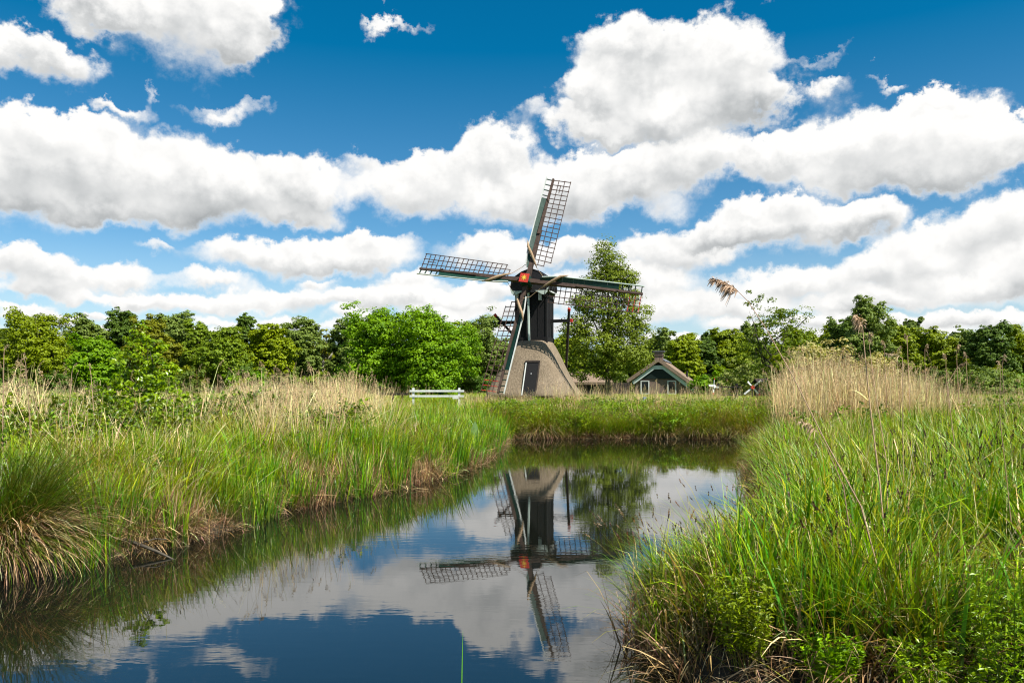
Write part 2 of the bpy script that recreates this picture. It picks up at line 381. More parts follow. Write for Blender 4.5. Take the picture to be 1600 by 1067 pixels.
# ------------------------------------------------------------------ terrain
POND = np.array([(-4.9,6.3),(-4.35,6.9),(-3.95,7.4),(-3.45,8.4),(-3.2,9.3),(-3.05,10.4),(-2.6,11.2),(-2.3,11.9),(-1.75,13.0),(-1.5,13.8),(-1.0,15.5),
                 (-.75,17.5),(-.45,20.1),(-.3,22.5),(-.35,24.6),(.6,25.0),(2.2,24.8),(4,25.1),(5.6,24.8),(7.4,25.0),(7.55,23.6),(7.0,21.5),(5.9,19),(5.0,16.6),(4.35,14),(3.95,12.6),(3.7,11.5),(3.4,10.4),(3.05,9.2),(2.7,8.1),(2.35,7.2),(1.85,6.5),(1.3,6.1),(.98,5.7),(.86,4.9),(1.05,4.35),(2.0,4.0),(4,3.75),(9.5,3.3),(9.5,-8),(-5.6,-8),(-5.4,2)], float)
def seg_dist(p):
    a = POND; b = np.roll(POND, -1, 0)
    p = np.asarray(p, float).reshape(-1, 2)
    best = np.full(len(p), 1e9); inside = np.zeros(len(p), bool)
    for i in range(len(a)):
        ab = b[i] - a[i]; t = np.clip(((p - a[i]) @ ab) / (ab @ ab), 0, 1)
        d = np.hypot(*(p - (a[i] + t[:, None] * ab)).T); best = np.minimum(best, d)
        c = ((a[i, 1] > p[:, 1]) != (b[i, 1] > p[:, 1])) & (p[:, 0] < (b[i, 0] - a[i, 0]) * (p[:, 1] - a[i, 1]) / (b[i, 1] - a[i, 1] + 1e-12) + a[i, 0])
        inside ^= c
    return np.where(inside, -best, best)      # >0 on land

def sm(x, a, b):
    t = np.clip((x - a) / (b - a), 0, 1); return t * t * (3 - 2 * t)
def wob(x, y):
    return .5 * np.sin(x * .9 + 1.3 * np.sin(y * .7)) * np.cos(y * 1.1 + .8 * np.sin(x * .5)) + .3 * np.sin(x * 2.3 + y * 1.7) * np.sin(y * 2.9 - x)
def GZ(p):
    p = np.asarray(p, float).reshape(-1, 2); d = seg_dist(p); x, y = p.T
    land = .16 * sm(d, 0, .25) + .16 * sm(d, .2, 1.4) + .12 * sm(d, 1.5, 4)
    land += .14 * ((x < -1) & (y < 30)) * sm(d, .5, 2.0)
    land += .45 * np.exp(-(((x - 1.2) / 6.0) ** 2 + ((y - 40) / 5.0) ** 2))
    land += .05 * wob(x, y) * sm(d, .1, 1.5) + .25 * sm(y, 34, 60)
    return np.where(d > 0, land + .02, np.maximum(-.9, d * .9))
def gz(x, y): return float(GZ([(x, y)])[0])

def make_ground():
    def axis(segs):
        out = []
        for a, b, st in segs: out += list(np.arange(a, b, st))
        return np.array(out + [segs[-1][1]])
    xs = axis([(-700,-120,60),(-120,-30,8),(-30,-8,1.0),(-8,10,.14),(10,30,1.0),(30,120,8),(120,700,60)])
    ys = axis([(-60,-10,6),(-10,3,.6),(3,27,.14),(27,60,.8),(60,140,6),(140,900,60)])
    X, Y = np.meshgrid(xs, ys); p = np.stack([X.ravel(), Y.ravel()], 1); z = GZ(p)
    co = np.column_stack([p, z]); nx, ny = len(xs), len(ys)
    i = np.arange((ny - 1) * nx).reshape(ny - 1, nx)[:, :-1].ravel()
    q = np.stack([i, i + 1, i + nx + 1, i + nx], 1)
    m, nt, out = newmat('ground_soil'); L = nt.links.new
    g = N(nt, 'ShaderNodeNewGeometry'); a = N(nt, 'ShaderNodeTexNoise', Scale=.5, Detail=8, Roughness=.7); L(g.outputs['Position'], a.inputs['Vector'])
    b = N(nt, 'ShaderNodeTexNoise', Scale=9., Detail=6, Roughness=.7); L(g.outputs['Position'], b.inputs['Vector'])
    cr = N(nt, 'ShaderNodeValToRGB'); e = cr.color_ramp.elements
    e[0].position = .35; e[0].color = (.022, .018, .010, 1); e[1].position = .62; e[1].color = (.045, .034, .02, 1); L(b.outputs[0], cr.inputs[0])
    c2 = N(nt, 'ShaderNodeValToRGB'); e = c2.color_ramp.elements
    e[0].position = .35; e[0].color = (.07, .12, .015, 1); e[1].position = .65; e[1].color = (.12, .17, .022, 1); L(a.outputs[0], c2.inputs[0])
    sp = N(nt, 'ShaderNodeSeparateXYZ'); L(g.outputs['Position'], sp.inputs[0])
    r = N(nt, 'ShaderNodeMapRange'); r.inputs[1].default_value = 22; r.inputs[2].default_value = 34; L(sp.outputs[1], r.inputs[0])
    mx = N(nt, 'ShaderNodeMix', data_type='RGBA'); L(r.outputs[0], mx.inputs[0]); L(cr.outputs[0], mx.inputs[6]); L(c2.outputs[0], mx.inputs[7])
    bs = N(nt, 'ShaderNodeBsdfPrincipled', Roughness=.95); L(mx.outputs[2], bs.inputs['Base Color'])
    bp = N(nt, 'ShaderNodeBump', Strength=.6, Distance=.04); L(b.outputs[0], bp.inputs['Height']); L(bp.outputs[0], bs.inputs['Normal'])
    L(bs.outputs[0], out.inputs[0])
    o = link('ground', fast_mesh('ground', co, quads=q, smooth=True), m); tag(o, 'peaty meadow ground round the pond', None, None, 'structure')
make_ground()

def make_water():
    m, nt, out = newmat('pond_water'); L = nt.links.new
    g = N(nt, 'ShaderNodeNewGeometry')
    mp = N(nt, 'ShaderNodeMapping'); mp.inputs['Scale'].default_value = (1.6, 5.5, 1); mp.inputs['Rotation'].default_value = (0, 0, RAD(8)); L(g.outputs['Position'], mp.inputs[0])
    a = N(nt, 'ShaderNodeTexNoise', Scale=2.2, Detail=3, Roughness=.5); L(mp.outputs[0], a.inputs['Vector'])
    mp2 = N(nt, 'ShaderNodeMapping'); mp2.inputs['Scale'].default_value = (.35, .8, 1); L(g.outputs['Position'], mp2.inputs[0])
    b = N(nt, 'ShaderNodeTexNoise', Scale=1.0, Detail=3, Roughness=.6); L(mp2.outputs[0], b.inputs['Vector'])
    r = N(nt, 'ShaderNodeMapRange'); r.inputs[1].default_value = .42; r.inputs[2].default_value = .65; r.inputs[3].default_value = .25; r.inputs[4].default_value = 1.0; L(b.outputs[0], r.inputs[0])
    mu = N(nt, 'ShaderNodeMath', operation='MULTIPLY'); L(a.outputs[0], mu.inputs[0]); L(r.outputs[0], mu.inputs[1])
    bp = N(nt, 'ShaderNodeBump', Strength=.5, Distance=.0013); L(mu.outputs[0], bp.inputs['Height'])
    bs = N(nt, 'ShaderNodeBsdfPrincipled', Roughness=.01, IOR=1.95); bs.inputs['Base Color'].default_value = (.006, .007, .005, 1)
    bs.inputs['Specular IOR Level'].default_value = .5
    L(bp.outputs[0], bs.inputs['Normal']); L(bs.outputs[0], out.inputs[0])
    co = [(-9, -12, 0), (12, -12, 0), (12, 27.5, 0), (-9, 27.5, 0)]
    o = link('pond_water', fast_mesh('pond_water', co, quads=[(0, 1, 2, 3)]), m)
    tag(o, 'dark still pond water mirroring the sky', None, None, 'structure')
make_water()

# ------------------------------------------------------------------ plants: generators
def col_mix(stops, t):
    ts = np.array([s[0] for s in stops]); cs = np.array([s[1] for s in stops])
    return np.stack([np.interp(t, ts, cs[:, k]) for k in range(3)], -1)

def blades(rng, n, h=(.5, .8), base_r=.08, width=.008, lean=(5, 18), droop=(10, 60), segs=5, pal=None, pals=None, flat=False, out=1.0, prof='blade', kink=0):
    """n blades of grass as curved tapering strips. Returns verts, quads, colours."""
    a = rng.uniform(0, 2*PI, n); r = base_r * np.sqrt(rng.uniform(0, 1, n)); H = rng.uniform(h[0], h[1], n)
    bx, by = r * np.cos(a), r * np.sin(a)
    az = a + rng.normal(0, .7 * out, n)
    i0 = np.radians(rng.uniform(lean[0], lean[1], n)); dr = np.radians(rng.uniform(droop[0], droop[1], n))
    tw = az + PI/2 + rng.normal(0, .6, n)
    w = width * rng.uniform(.5, 1.6, n)
    ts = np.linspace(0, 1, segs + 1)
    px, py, pz = bx.copy(), by.copy(), np.full(n, -.03)
    V = np.zeros((n, segs + 1, 2, 3)); prev = 0
    kt = rng.uniform(.4, .85, n); ka = np.radians(rng.uniform(30, 100, n)) * (rng.uniform(0, 1, n) < kink)
    for k, t in enumerate(ts):
        if k:
            tm = (t + prev) / 2; ang = i0 + dr * tm ** 1.6 + ka * (tm > kt); dl = H * (t - prev)
            px = px + np.sin(ang) * np.cos(az) * dl; py = py + np.sin(ang) * np.sin(az) * dl; pz = pz + np.cos(ang) * dl
        prev = t
        if prof == 'blade': wk = w * (.55 + .45 * min(1, t * 4)) * max(.06, (1 - t ** 2.2))
        else: wk = w * (1 - .6 * t)
        dx, dy = np.cos(tw) * wk / 2, np.sin(tw) * wk / 2
        V[:, k, 0] = np.stack([px - dx, py - dy, pz], 1); V[:, k, 1] = np.stack([px + dx, py + dy, pz], 1)
    base = (np.arange(n) * (segs + 1) * 2)[:, None] + (np.arange(segs) * 2)[None]
    Q = np.stack([base, base + 1, base + 3, base + 2], -1).reshape(-1, 4)
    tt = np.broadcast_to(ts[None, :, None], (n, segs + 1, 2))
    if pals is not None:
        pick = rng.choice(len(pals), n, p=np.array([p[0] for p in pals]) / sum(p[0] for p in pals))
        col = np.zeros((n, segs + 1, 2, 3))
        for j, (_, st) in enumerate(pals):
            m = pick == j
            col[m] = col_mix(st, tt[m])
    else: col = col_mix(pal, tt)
    col = col * rng.uniform(.75, 1.25, (n, 1, 1, 1)) * (1 + .1 * rng.normal(0, 1, (n, 1, 1, 3)))
    tip = np.stack([px, py, pz], 1)
    dirv = np.stack([np.sin(ang) * np.cos(az), np.sin(ang) * np.sin(az), np.cos(ang)], 1)
    return V.reshape(-1, 3), Q, np.clip(col.reshape(-1, 3), 0, 1), tip, dirv

def leafs(rng, cen, nrm, length, width, col, jit=.5, fold=.25):
    """diamond shaped leaves (two quads folded on the midrib -> one bent quad pair); cen (n,3), nrm (n,3)"""
    n = len(cen)
    nrm = nrm + rng.normal(0, jit, (n, 3)); nrm /= np.linalg.norm(nrm, axis=1)[:, None] + 1e-9
    t = rng.normal(0, 1, (n, 3)); t -= nrm * (t * nrm).sum(1)[:, None]; t /= np.linalg.norm(t, axis=1)[:, None] + 1e-9
    b = np.cross(nrm, t)
    L_ = (length * rng.uniform(.7, 1.3, n))[:, None]; W_ = (width * rng.uniform(.7, 1.3, n))[:, None]
    A = cen - t * L_ / 2; D = cen + t * L_ / 2 - nrm * L_ * fold; B = cen + b * W_ / 2; E = cen - b * W_ / 2
    V = np.stack([A, B, D, E], 1).reshape(-1, 3)
    Q = np.arange(4 * n).reshape(n, 4)
    Cc = np.repeat(col, 4, 0)
    return V, Q, Cc

class PB:   # plant builder: joins strips and leaves into one mesh
    def __init__(s): s.V = []; s.Q = []; s.C = []; s.n = 0
    def add(s, V, Q, C_, *_):
        s.V.append(V); s.Q.append(np.asarray(Q) + s.n); s.C.append(C_); s.n += len(V); return s
    def strip(s, pts, rs, col, n=4):
        mb = MB().tube(pts, rs, n); V = np.array(mb.v); Q = np.array([f for f in mb.f if len(f) == 4])
        return s.add(V, Q, np.tile(np.array(col, float), (len(V), 1)))
    def mesh(s, name): return fast_mesh(name, np.concatenate(s.V), quads=np.concatenate(s.Q), col=np.clip(np.concatenate(s.C), 0, 1))

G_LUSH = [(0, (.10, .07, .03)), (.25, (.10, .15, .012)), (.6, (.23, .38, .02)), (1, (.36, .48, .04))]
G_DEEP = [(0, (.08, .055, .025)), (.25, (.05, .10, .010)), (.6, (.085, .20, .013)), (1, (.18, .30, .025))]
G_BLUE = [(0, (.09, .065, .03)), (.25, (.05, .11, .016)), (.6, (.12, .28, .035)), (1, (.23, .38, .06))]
G_OLIVE = [(0, (.15, .095, .04)), (.3, (.12, .12, .018)), (.7, (.25, .28, .025)), (1, (.40, .33, .06))]
G_YEL = [(0, (.22, .17, .05)), (.3, (.27, .31, .02)), (1, (.48, .50, .05))]
DEAD = [(0, (.16, .10, .055)), (.5, (.34, .23, .13)), (1, (.42, .31, .18))]
DEAD2 = [(0, (.09, .055, .03)), (.5, (.20, .125, .065)), (1, (.30, .20, .11))]
PALE = [(0, (.34, .25, .12)), (.5, (.58, .46, .24)), (1, (.68, .55, .32))]

def spikelets(pb, rng, tip, d, length, rad, col, n=9):
    """a sedge flower head: short scales packed along the last stretch of a stem"""
    k = np.arange(n) / n; c = tip[None] - d[None] * (k[:, None] * length)
    nr = rng.normal(0, 1, (n, 3))
    cc = np.tile(np.array(col), (n, 1)) * rng.uniform(.6, 1.3, (n, 1))
    V = []; Q = []
    for i in range(n):
        s = rng.normal(0, 1, 3); s -= d * s.dot(d); s /= np.linalg.norm(s)
        a = c[i] + d * length / n * .9 ; b = c[i] - d * length / n * .9; r = rad * (.5 + .8 * math.sin(PI * (i + .7) / (n + .4)))
        V += [a, c[i] + s * r, b, c[i] - s * r]; Q.append([4*i, 4*i+1, 4*i+2, 4*i+3])
    pb.add(np.array(V), np.array(Q), np.repeat(cc, 4, 0))

def plume(pb, rng, tip, d, L_, R, col, n=60, droopdir=None):
    """a feathery reed plume hanging to one side"""
    dd = np.array(droopdir if droopdir is not None else (rng.normal(), rng.normal(), -.3)); dd = dd / np.linalg.norm(dd)
    k = rng.uniform(0, 1, n)
    ax = tip[None] + (d[None] * (k[:, None] - .15) + dd[None] * (k[:, None] ** 2) * .5) * L_
    side = rng.normal(0, 1, (n, 3)); side = side * .5 + dd[None] * .9 + d[None] * .5; side /= np.linalg.norm(side, axis=1)[:, None]
    ln = R * rng.uniform(.5, 1.3, n)[:, None] * (1 - .5 * k[:, None])
    p0, p1 = ax, ax + side * ln * .6; p2 = ax + side * ln + np.array([0, 0, -1]) * ln * .5
    w = rng.normal(0, 1, (n, 3)); w /= np.linalg.norm(w, axis=1)[:, None]; w *= R * .07
    V = np.stack([p0 - w*.3, p0 + w*.3, p1 + w, p1 - w, p2 + w*.2, p2 - w*.2], 1).reshape(-1, 3)
    b = np.arange(n) * 6
    Q = np.concatenate([np.stack([b, b+1, b+2, b+3], 1), np.stack([b+3, b+2, b+4, b+5], 1)])
    cc = np.array(col)[None] * rng.uniform(.6, 1.25, (n, 1))
    pb.add(V, Q, np.repeat(cc, 6, 0))

SRC = {}
def source(kind, meshes, mat):
    c = bpy.data.collections.new('source_' + kind)
    for i, me in enumerate(meshes):
        me.materials.append(mat); o = bpy.data.objects.new('%s_%02d' % (kind, i), me); c.objects.link(o)
    SRC[kind] = (c, len(meshes))

def stuff(name, label, kind, pts, sc, rng, tilt=4, mat=None, sz=None, rot=None):
    """one object: points that carry instances of the plants of one kind"""
    c, nv = SRC[kind]; n = len(pts)
    me = bpy.data.meshes.new(name); me.vertices.add(n); me.vertices.foreach_set('co', np.asarray(pts, np.float32).ravel())
    r = np.stack([np.radians(rng.normal(0, tilt, n)), np.radians(rng.normal(0, tilt, n)), rng.uniform(0, 2*PI, n)], 1) if rot is None else rot
    s = np.stack([sc, sc, sc if sz is None else sz], 1)
    for nm, tp, arr, key in (('rot', 'FLOAT_VECTOR', r, 'vector'), ('scl', 'FLOAT_VECTOR', s, 'vector'), ('vi', 'INT', rng.integers(0, nv, n), 'value')):
        a = me.attributes.new(nm, tp, 'POINT')
        a.data.foreach_set(key, np.asarray(arr, np.int32 if tp == 'INT' else np.float32).ravel())
    o = bpy.data.objects.new(name, me); C.objects.link(o)
    ng = bpy.data.node_groups.new(name, 'GeometryNodeTree')
    ng.interface.new_socket('Geometry', in_out='INPUT', socket_type='NodeSocketGeometry')
    ng.interface.new_socket('Geometry', in_out='OUTPUT', socket_type='NodeSocketGeometry')
    gi, go = ng.nodes.new('NodeGroupInput'), ng.nodes.new('NodeGroupOutput')
    ip = ng.nodes.new('GeometryNodeInstanceOnPoints'); ci = ng.nodes.new('GeometryNodeCollectionInfo')
    ci.inputs['Collection'].default_value = c; ci.inputs['Separate Children'].default_value = True; ci.inputs['Reset Children'].default_value = True
    ip.inputs['Pick Instance'].default_value = True
    def na(nm, tp):
        x = ng.nodes.new('GeometryNodeInputNamedAttribute'); x.data_type = tp; x.inputs['Name'].default_value = nm; return x.outputs[0]
    L = ng.links.new
    L(gi.outputs[0], ip.inputs['Points']); L(ci.outputs[0], ip.inputs['Instance']); L(na('vi', 'INT'), ip.inputs['Instance Index'])
    er = ng.nodes.new('FunctionNodeEulerToRotation'); L(na('rot', 'FLOAT_VECTOR'), er.inputs[0]); L(er.outputs[0], ip.inputs['Rotation'])
    L(na('scl', 'FLOAT_VECTOR'), ip.inputs['Scale']); L(ip.outputs[0], go.inputs[0])
    md = o.modifiers.new('scatter', 'NODES'); md.node_group = ng
    tag(o, label, None, None, 'stuff')
    return o

CLEAR = [(1.30, 4.42, .2), (1.62, 4.2, .12), (2.5, 4.05, .26), (2.15, 4.0, .14), (-4.75, 7.35, .75), (-4.4, 7.0, .4), (1.2, 5.6, .35)]
def scatter(rng, n, x0, x1, y0, y1, keep):
    """n candidates, denser near the camera when y-range is log-sampled; keep(x,y,d)->probability"""
    x = rng.uniform(x0, x1, n); y = rng.uniform(y0, y1, n); d = seg_dist(np.stack([x, y], 1))
    k = keep(x, y, d); m = (rng.uniform(0, 1, n) < k)
    m &= ~((np.hypot(x, y) < 3.2))
    for cx, cy, cr in CLEAR: m &= np.hypot(x - cx, y - cy) > cr
    m &= np.abs(x) < .80 * y + 3
    x, y = x[m], y[m]; z = GZ(np.stack([x, y], 1)); return np.stack([x, y, z], 1)

def v_noise(x, y, s, seed=0):
    """cheap smooth 2-D noise in 0..1 for patchiness"""
    r = np.random.default_rng(seed); out = 0
    for k in range(5):
        a = r.uniform(0, 2*PI); f = s * (1.0 + .9 * k); ph = r.uniform(0, 6.28, 2)
        out = out + np.sin((x * math.cos(a) + y * math.sin(a)) * f + ph[0]) * np.cos((y * math.cos(a) - x * math.sin(a)) * f * .8 + ph[1]) / (1 + .4 * k)
    return np.clip(.5 + .28 * out, 0, 1)

#@@PLANTS
# ------------------------------------------------------------------ plants: sources
def tuft_mesh(seed, parts):
    rng = np.random.default_rng(seed); pb = PB()
    for p in parts:
        p = dict(p); n = p.pop('n'); heads = p.pop('heads', None)
        V, Q, C_, tip, dv = blades(rng, n, **p); pb.add(V, Q, C_)
        if heads:
            for i in rng.choice(n, min(n, heads[0]), replace=False): spikelets(pb, rng, tip[i], dv[i], heads[1] * rng.uniform(.7, 1.3), heads[2], heads[3])
    return pb.mesh('tuft')

dead_p = dict(n=8, h=(.15, .4), base_r=.1, width=.007, lean=(20, 70), droop=(20, 100), pals=[(1, DEAD), (1, DEAD2)], kink=.4)
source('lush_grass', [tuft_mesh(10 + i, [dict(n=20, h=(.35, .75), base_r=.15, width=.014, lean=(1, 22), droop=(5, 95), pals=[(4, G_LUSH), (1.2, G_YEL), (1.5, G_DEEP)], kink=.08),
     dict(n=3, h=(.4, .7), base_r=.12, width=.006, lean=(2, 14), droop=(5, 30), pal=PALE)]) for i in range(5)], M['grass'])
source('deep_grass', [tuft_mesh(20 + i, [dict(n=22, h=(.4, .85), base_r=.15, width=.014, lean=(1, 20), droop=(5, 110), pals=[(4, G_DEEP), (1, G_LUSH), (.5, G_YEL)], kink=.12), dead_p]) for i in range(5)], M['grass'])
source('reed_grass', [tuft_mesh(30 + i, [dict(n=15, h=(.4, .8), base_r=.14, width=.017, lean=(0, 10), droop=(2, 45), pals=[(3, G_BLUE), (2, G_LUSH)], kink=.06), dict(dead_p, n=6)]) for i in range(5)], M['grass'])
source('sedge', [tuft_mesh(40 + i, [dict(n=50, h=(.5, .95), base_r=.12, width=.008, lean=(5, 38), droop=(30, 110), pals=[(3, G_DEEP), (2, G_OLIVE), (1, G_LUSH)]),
     dict(n=30, h=(.3, .6), base_r=.12, width=.006, lean=(35, 80), droop=(30, 90), pals=[(1, DEAD), (1, DEAD2)]),
     dict(n=5, h=(.7, 1.0), base_r=.1, width=.004, lean=(2, 20), droop=(5, 40), pal=G_OLIVE, heads=(5, .06, .006, (.16, .09, .045)))]) for i in range(4)], M['grass'])
source('spiked_sedge', [tuft_mesh(50 + i, [dict(n=18, h=(.5, .85), base_r=.1, width=.006, lean=(3, 25), droop=(10, 80), pals=[(3, G_DEEP), (1, G_YEL)]),
     dict(n=5, h=(.6, .95), base_r=.08, width=.004, lean=(1, 14), droop=(3, 25), pal=G_LUSH, heads=(5, .05, .006, (.07, .04, .022)))]) for i in range(4)], M['grass'])
source('olive_grass', [tuft_mesh(60 + i, [dict(n=30, h=(.3, .6), base_r=.16, width=.009, lean=(5, 35), droop=(20, 90), pals=[(3, G_OLIVE), (2, G_YEL), (2, G_LUSH), (1.2, PALE)])]) for i in range(4)], M['grass'])
source('litter', [tuft_mesh(70 + i, [dict(n=34, h=(.15, .45), base_r=.14, width=.007, lean=(25, 95), droop=(10, 90), pals=[(2, DEAD), (3, DEAD2), (.7, PALE), (.4, G_OLIVE)], kink=.4)]) for i in range(4)], M['dry'])

source('dead_stems', [tuft_mesh(150 + i, [dict(n=26, h=(.2, .6), base_r=.14, width=.009, lean=(0, 28), droop=(0, 50), pals=[(2, DEAD), (3, DEAD2), (.6, PALE)], kink=.35)]) for i in range(4)], M['dry'])

def reed_mesh(seed, n, h, plumes, r=.25, leaves=6, w=.007):
    rng = np.random.default_rng(seed); pb = PB()
    V, Q, C_, tip, dv = blades(rng, n, h=h, base_r=r, width=w, lean=(0, 9), droop=(0, 22), segs=5, pals=[(3, PALE), (1, DEAD)], prof='stalk', kink=.12)
    pb.add(V, Q, C_)
    for i in rng.choice(n, plumes, replace=False):
        plume(pb, rng, tip[i], dv[i], .16, .05, (.44, .33, .2), 26)
    V, Q, C_, *_ = blades(rng, leaves, h=(.25, .6), base_r=r, width=.009, lean=(10, 60), droop=(20, 100), pals=[(1, PALE), (1, DEAD)], kink=.4)
    V = V + np.repeat(np.stack([np.zeros(leaves), np.zeros(leaves), rng.uniform(0, h[0], leaves)], 1), len(V) // leaves, 0)
    pb.add(V, Q, C_); return pb.mesh('reeds')
source('dry_reed', [reed_mesh(80 + i, 15, (.6, 1.35), 3) for i in range(5)], M['dry'])
source('broken_reed', [tuft_mesh(90 + i, [dict(n=16, h=(.5, 1.2), base_r=.2, width=.008, lean=(5, 45), droop=(0, 30), pal=PALE, kink=.45, prof='stalk')]) for i in range(4)], M['dry'])

def weed_mesh(seed, h=.6, R=.3, stems=9, leaves=160, size=.05, c1=(.09, .17, .015), c2=(.22, .34, .025), narrow=.6, stem=(.09, .12, .03), up=.6, droop=.12):
    rng = np.random.default_rng(seed); pb = PB(); cen = []; nr = []
    for k in range(stems):
        a = rng.uniform(0, 2*PI); r = R * math.sqrt(rng.uniform()); H = h * rng.uniform(.6, 1.1); ln = rng.uniform(.1, .55)
        base = np.array([r * .4 * math.cos(a), r * .4 * math.sin(a), -.02]); ts = np.linspace(0, 1, 5)
        pts = [base + np.array([math.cos(a) * r * (t ** 1.3) * 1.1, math.sin(a) * r * (t ** 1.3) * 1.1, H * t - droop * t ** 3]) for t in ts]
        pb.strip(pts, [.004, .0035, .003, .002, .001], stem, 3)
        m = leaves // stems; t = rng.uniform(.15, 1, m) ** .8; P_ = np.stack([np.interp(t, ts, [p[i] for p in pts]) for i in range(3)], 1)
        off = rng.normal(0, 1, (m, 3)); off /= np.linalg.norm(off, axis=1)[:, None]; off[:, 2] *= .4
        cen.append(P_ + off * size * rng.uniform(.3, 1.3, (m, 1))); n_ = off * .5; n_[:, 2] += up; nr.append(n_)
    cen = np.concatenate(cen); nr = np.concatenate(nr); f = rng.uniform(0, 1, (len(cen), 1))
    col = np.array(c1) * (1 - f) + np.array(c2) * f
    pb.add(*leafs(rng, cen, nr, size, size * narrow, col, .5)); return pb.mesh('weed')
source('leafy_weed', [weed_mesh(100 + i) for i in range(5)], M['grass'])
source('bramble', [weed_mesh(110 + i, .7, .5, 12, 330, .055, (.08, .14, .015), (.24, .33, .03), .75, (.12, .05, .03)) for i in range(5)], M['grass'])
source('bright_herb', [weed_mesh(120 + i, .5, .22, 12, 420, .034, (.15, .26, .014), (.34, .46, .025), .3, (.2, .26, .03), .3) for i in range(4)], M['grass'])
source('far_grass', [tuft_mesh(130 + i, [dict(n=70, h=(.2, .45), base_r=.5, width=.022, lean=(2, 25), droop=(10, 60), pals=[(4, G_LUSH), (1, G_YEL), (1, G_OLIVE)], segs=3)]) for i in range(3)], M['grass'])

# ------------------------------------------------------------------ plants: where they grow
R_ = np.random.default_rng(7)
fall = lambda y, a=9.0: np.clip(a / np.maximum(y, 1), 0, 1)
right = lambda x, y: (x > np.interp(y, [3, 8, 12, 17, 24, 40], [.4, 1.0, 2.5, 4.2, 6.5, 9]))
def S_(n): return R_.uniform(.8, 1.2, n)
# right bank
hz_ = lambda p, s, seed, lo, hi: np.interp(v_noise(p[:, 0], p[:, 1], s, seed), [.2, .8], [lo, hi])      # patchy heights
P_ = scatter(R_, 70000, .5, 26, 3, 34, lambda x, y, d: right(x, y) * (d > .4) * fall(y, 11) * (.2 + .65 * v_noise(x, y, 1.5, 3)) * sm(y, 5.5, 10))
stuff('meadow_grass', 'tall lush bright green grass covering the meadow on the right bank', 'lush_grass', P_, S_(len(P_)) * hz_(P_, 1.3, 71, .7, 1.15), R_)
P_ = scatter(R_, 34000, .5, 16, 3, 26, lambda x, y, d: right(x, y) * (d > .15) * fall(y, 6) * (1 - sm(y, 7, 13) * .75) * (.15 + .85 * (v_noise(x, y, 2.2, 9) > .42)))
stuff('long_grass', 'long dark green grass standing close to the camera on the right bank', 'deep_grass', P_, S_(len(P_)) * hz_(P_, 2.0, 72, .6, 1.15) * np.where(P_[:, 0] < .27 * P_[:, 1] + .35, .72, 1.0), R_)
P_ = scatter(R_, 5000, .5, 16, 3, 20, lambda x, y, d: right(x, y) * (d > .25) * fall(y, 5) * (y < 12) * (v_noise(x, y, 1.4, 5) > .6))
stuff('spiked_sedge_patch', 'thin sedge with dark brown flower spikes among the right bank grass', 'spiked_sedge', P_, S_(len(P_)), R_)
P_ = scatter(R_, 9000, .5, 10, 3, 24, lambda x, y, d: right(x, y) * (d > .0) * (d < .7) * (v_noise(x, y, 2.0, 73) > .4) * .6)
stuff('bank_sedge', 'arching green sedge hanging over the right edge of the pond', 'sedge', P_, S_(len(P_)) * hz_(P_, 2.6, 74, .5, .95), R_)
P_ = scatter(R_, 9000, .5, 14, 3, 26, lambda x, y, d: right(x, y) * (d > .2) * fall(y, 9) * (v_noise(x, y, 1.3, 31) > .5))
stuff('olive_grass_patch', 'yellow olive grass tufts on the right bank', 'olive_grass', P_, S_(len(P_)) * 1.25, R_, 8)
P_ = scatter(R_, 2600, .5, 12, 3, 16, lambda x, y, d: right(x, y) * (d > .1) * fall(y, 5) * .5)
stuff('dead_stems', 'bent straw coloured stems through the right bank grass', 'broken_reed', P_, S_(len(P_)) * .5, R_, 20)
P_ = scatter(R_, 5000, .8, 9, 3.2, 7, lambda x, y, d: right(x, y) * (d > -.02) * (d < .9) * (y < 5.2) * (x > 1.35) * (v_noise(x, y, 3.0, 75) > .5) * .6)
stuff('broad_blades', 'broad upright green blades at the near edge of the right bank', 'reed_grass', P_, S_(len(P_)) * .95, R_, 6)
# left bank
left = lambda x, y: ~right(x, y) & (y < 26) & (x < .2)
P_ = scatter(R_, 34000, -20, 0, 5, 25, lambda x, y, d: left(x, y) * (d > -.22 * v_noise(x, y, 2.7, 101)) * (d < 2.0) * fall(y, 14) * (.12 + .88 * (v_noise(x, y, 2.0, 12) > .47)))
stuff('reed_grass_fringe', 'upright blue green reed grass along the left water edge', 'reed_grass', P_, S_(len(P_)) * np.interp(P_[:, 1], [6, 24], [.78, 1.05]) * hz_(P_, 2.4, 76, .7, 1.15), R_)
P_ = scatter(R_, 9000, -20, 0, 5, 25, lambda x, y, d: left(x, y) * (d > .0) * (d < .8) * (v_noise(x, y, 1.9, 77) < .5) * .7)
stuff('left_bank_sedge', 'arching olive sedge with straw bases along the left water edge', 'sedge', P_, S_(len(P_)) * hz_(P_, 2.6, 78, .45, .85), R_)
P_ = scatter(R_, 44000, -20, .2, 5, 26, lambda x, y, d: left(x, y) * (d > .5) * fall(y, 13) * (.3 + .7 * v_noise(x, y, .8, 14)) * (1 - .7 * ((x < -.30 * y) & (d > 2.8))))
stuff('rough_grass', 'mixed yellow green grass on the left bank', 'olive_grass', P_, S_(len(P_)) * hz_(P_, 1.4, 79, .8, 1.5), R_, 8)
P_ = scatter(R_, 22000, -20, .2, 5, 26, lambda x, y, d: left(x, y) * (d > .6) * fall(y, 10) * (v_noise(x, y, 1.3, 15) > .5) * (1 - .6 * ((x < -.30 * y) & (d > 2.8))))
stuff('bright_bank_grass', 'bright green grass patches on the left bank', 'lush_grass', P_, S_(len(P_)) * hz_(P_, 1.8, 80, .7, 1.1), R_)
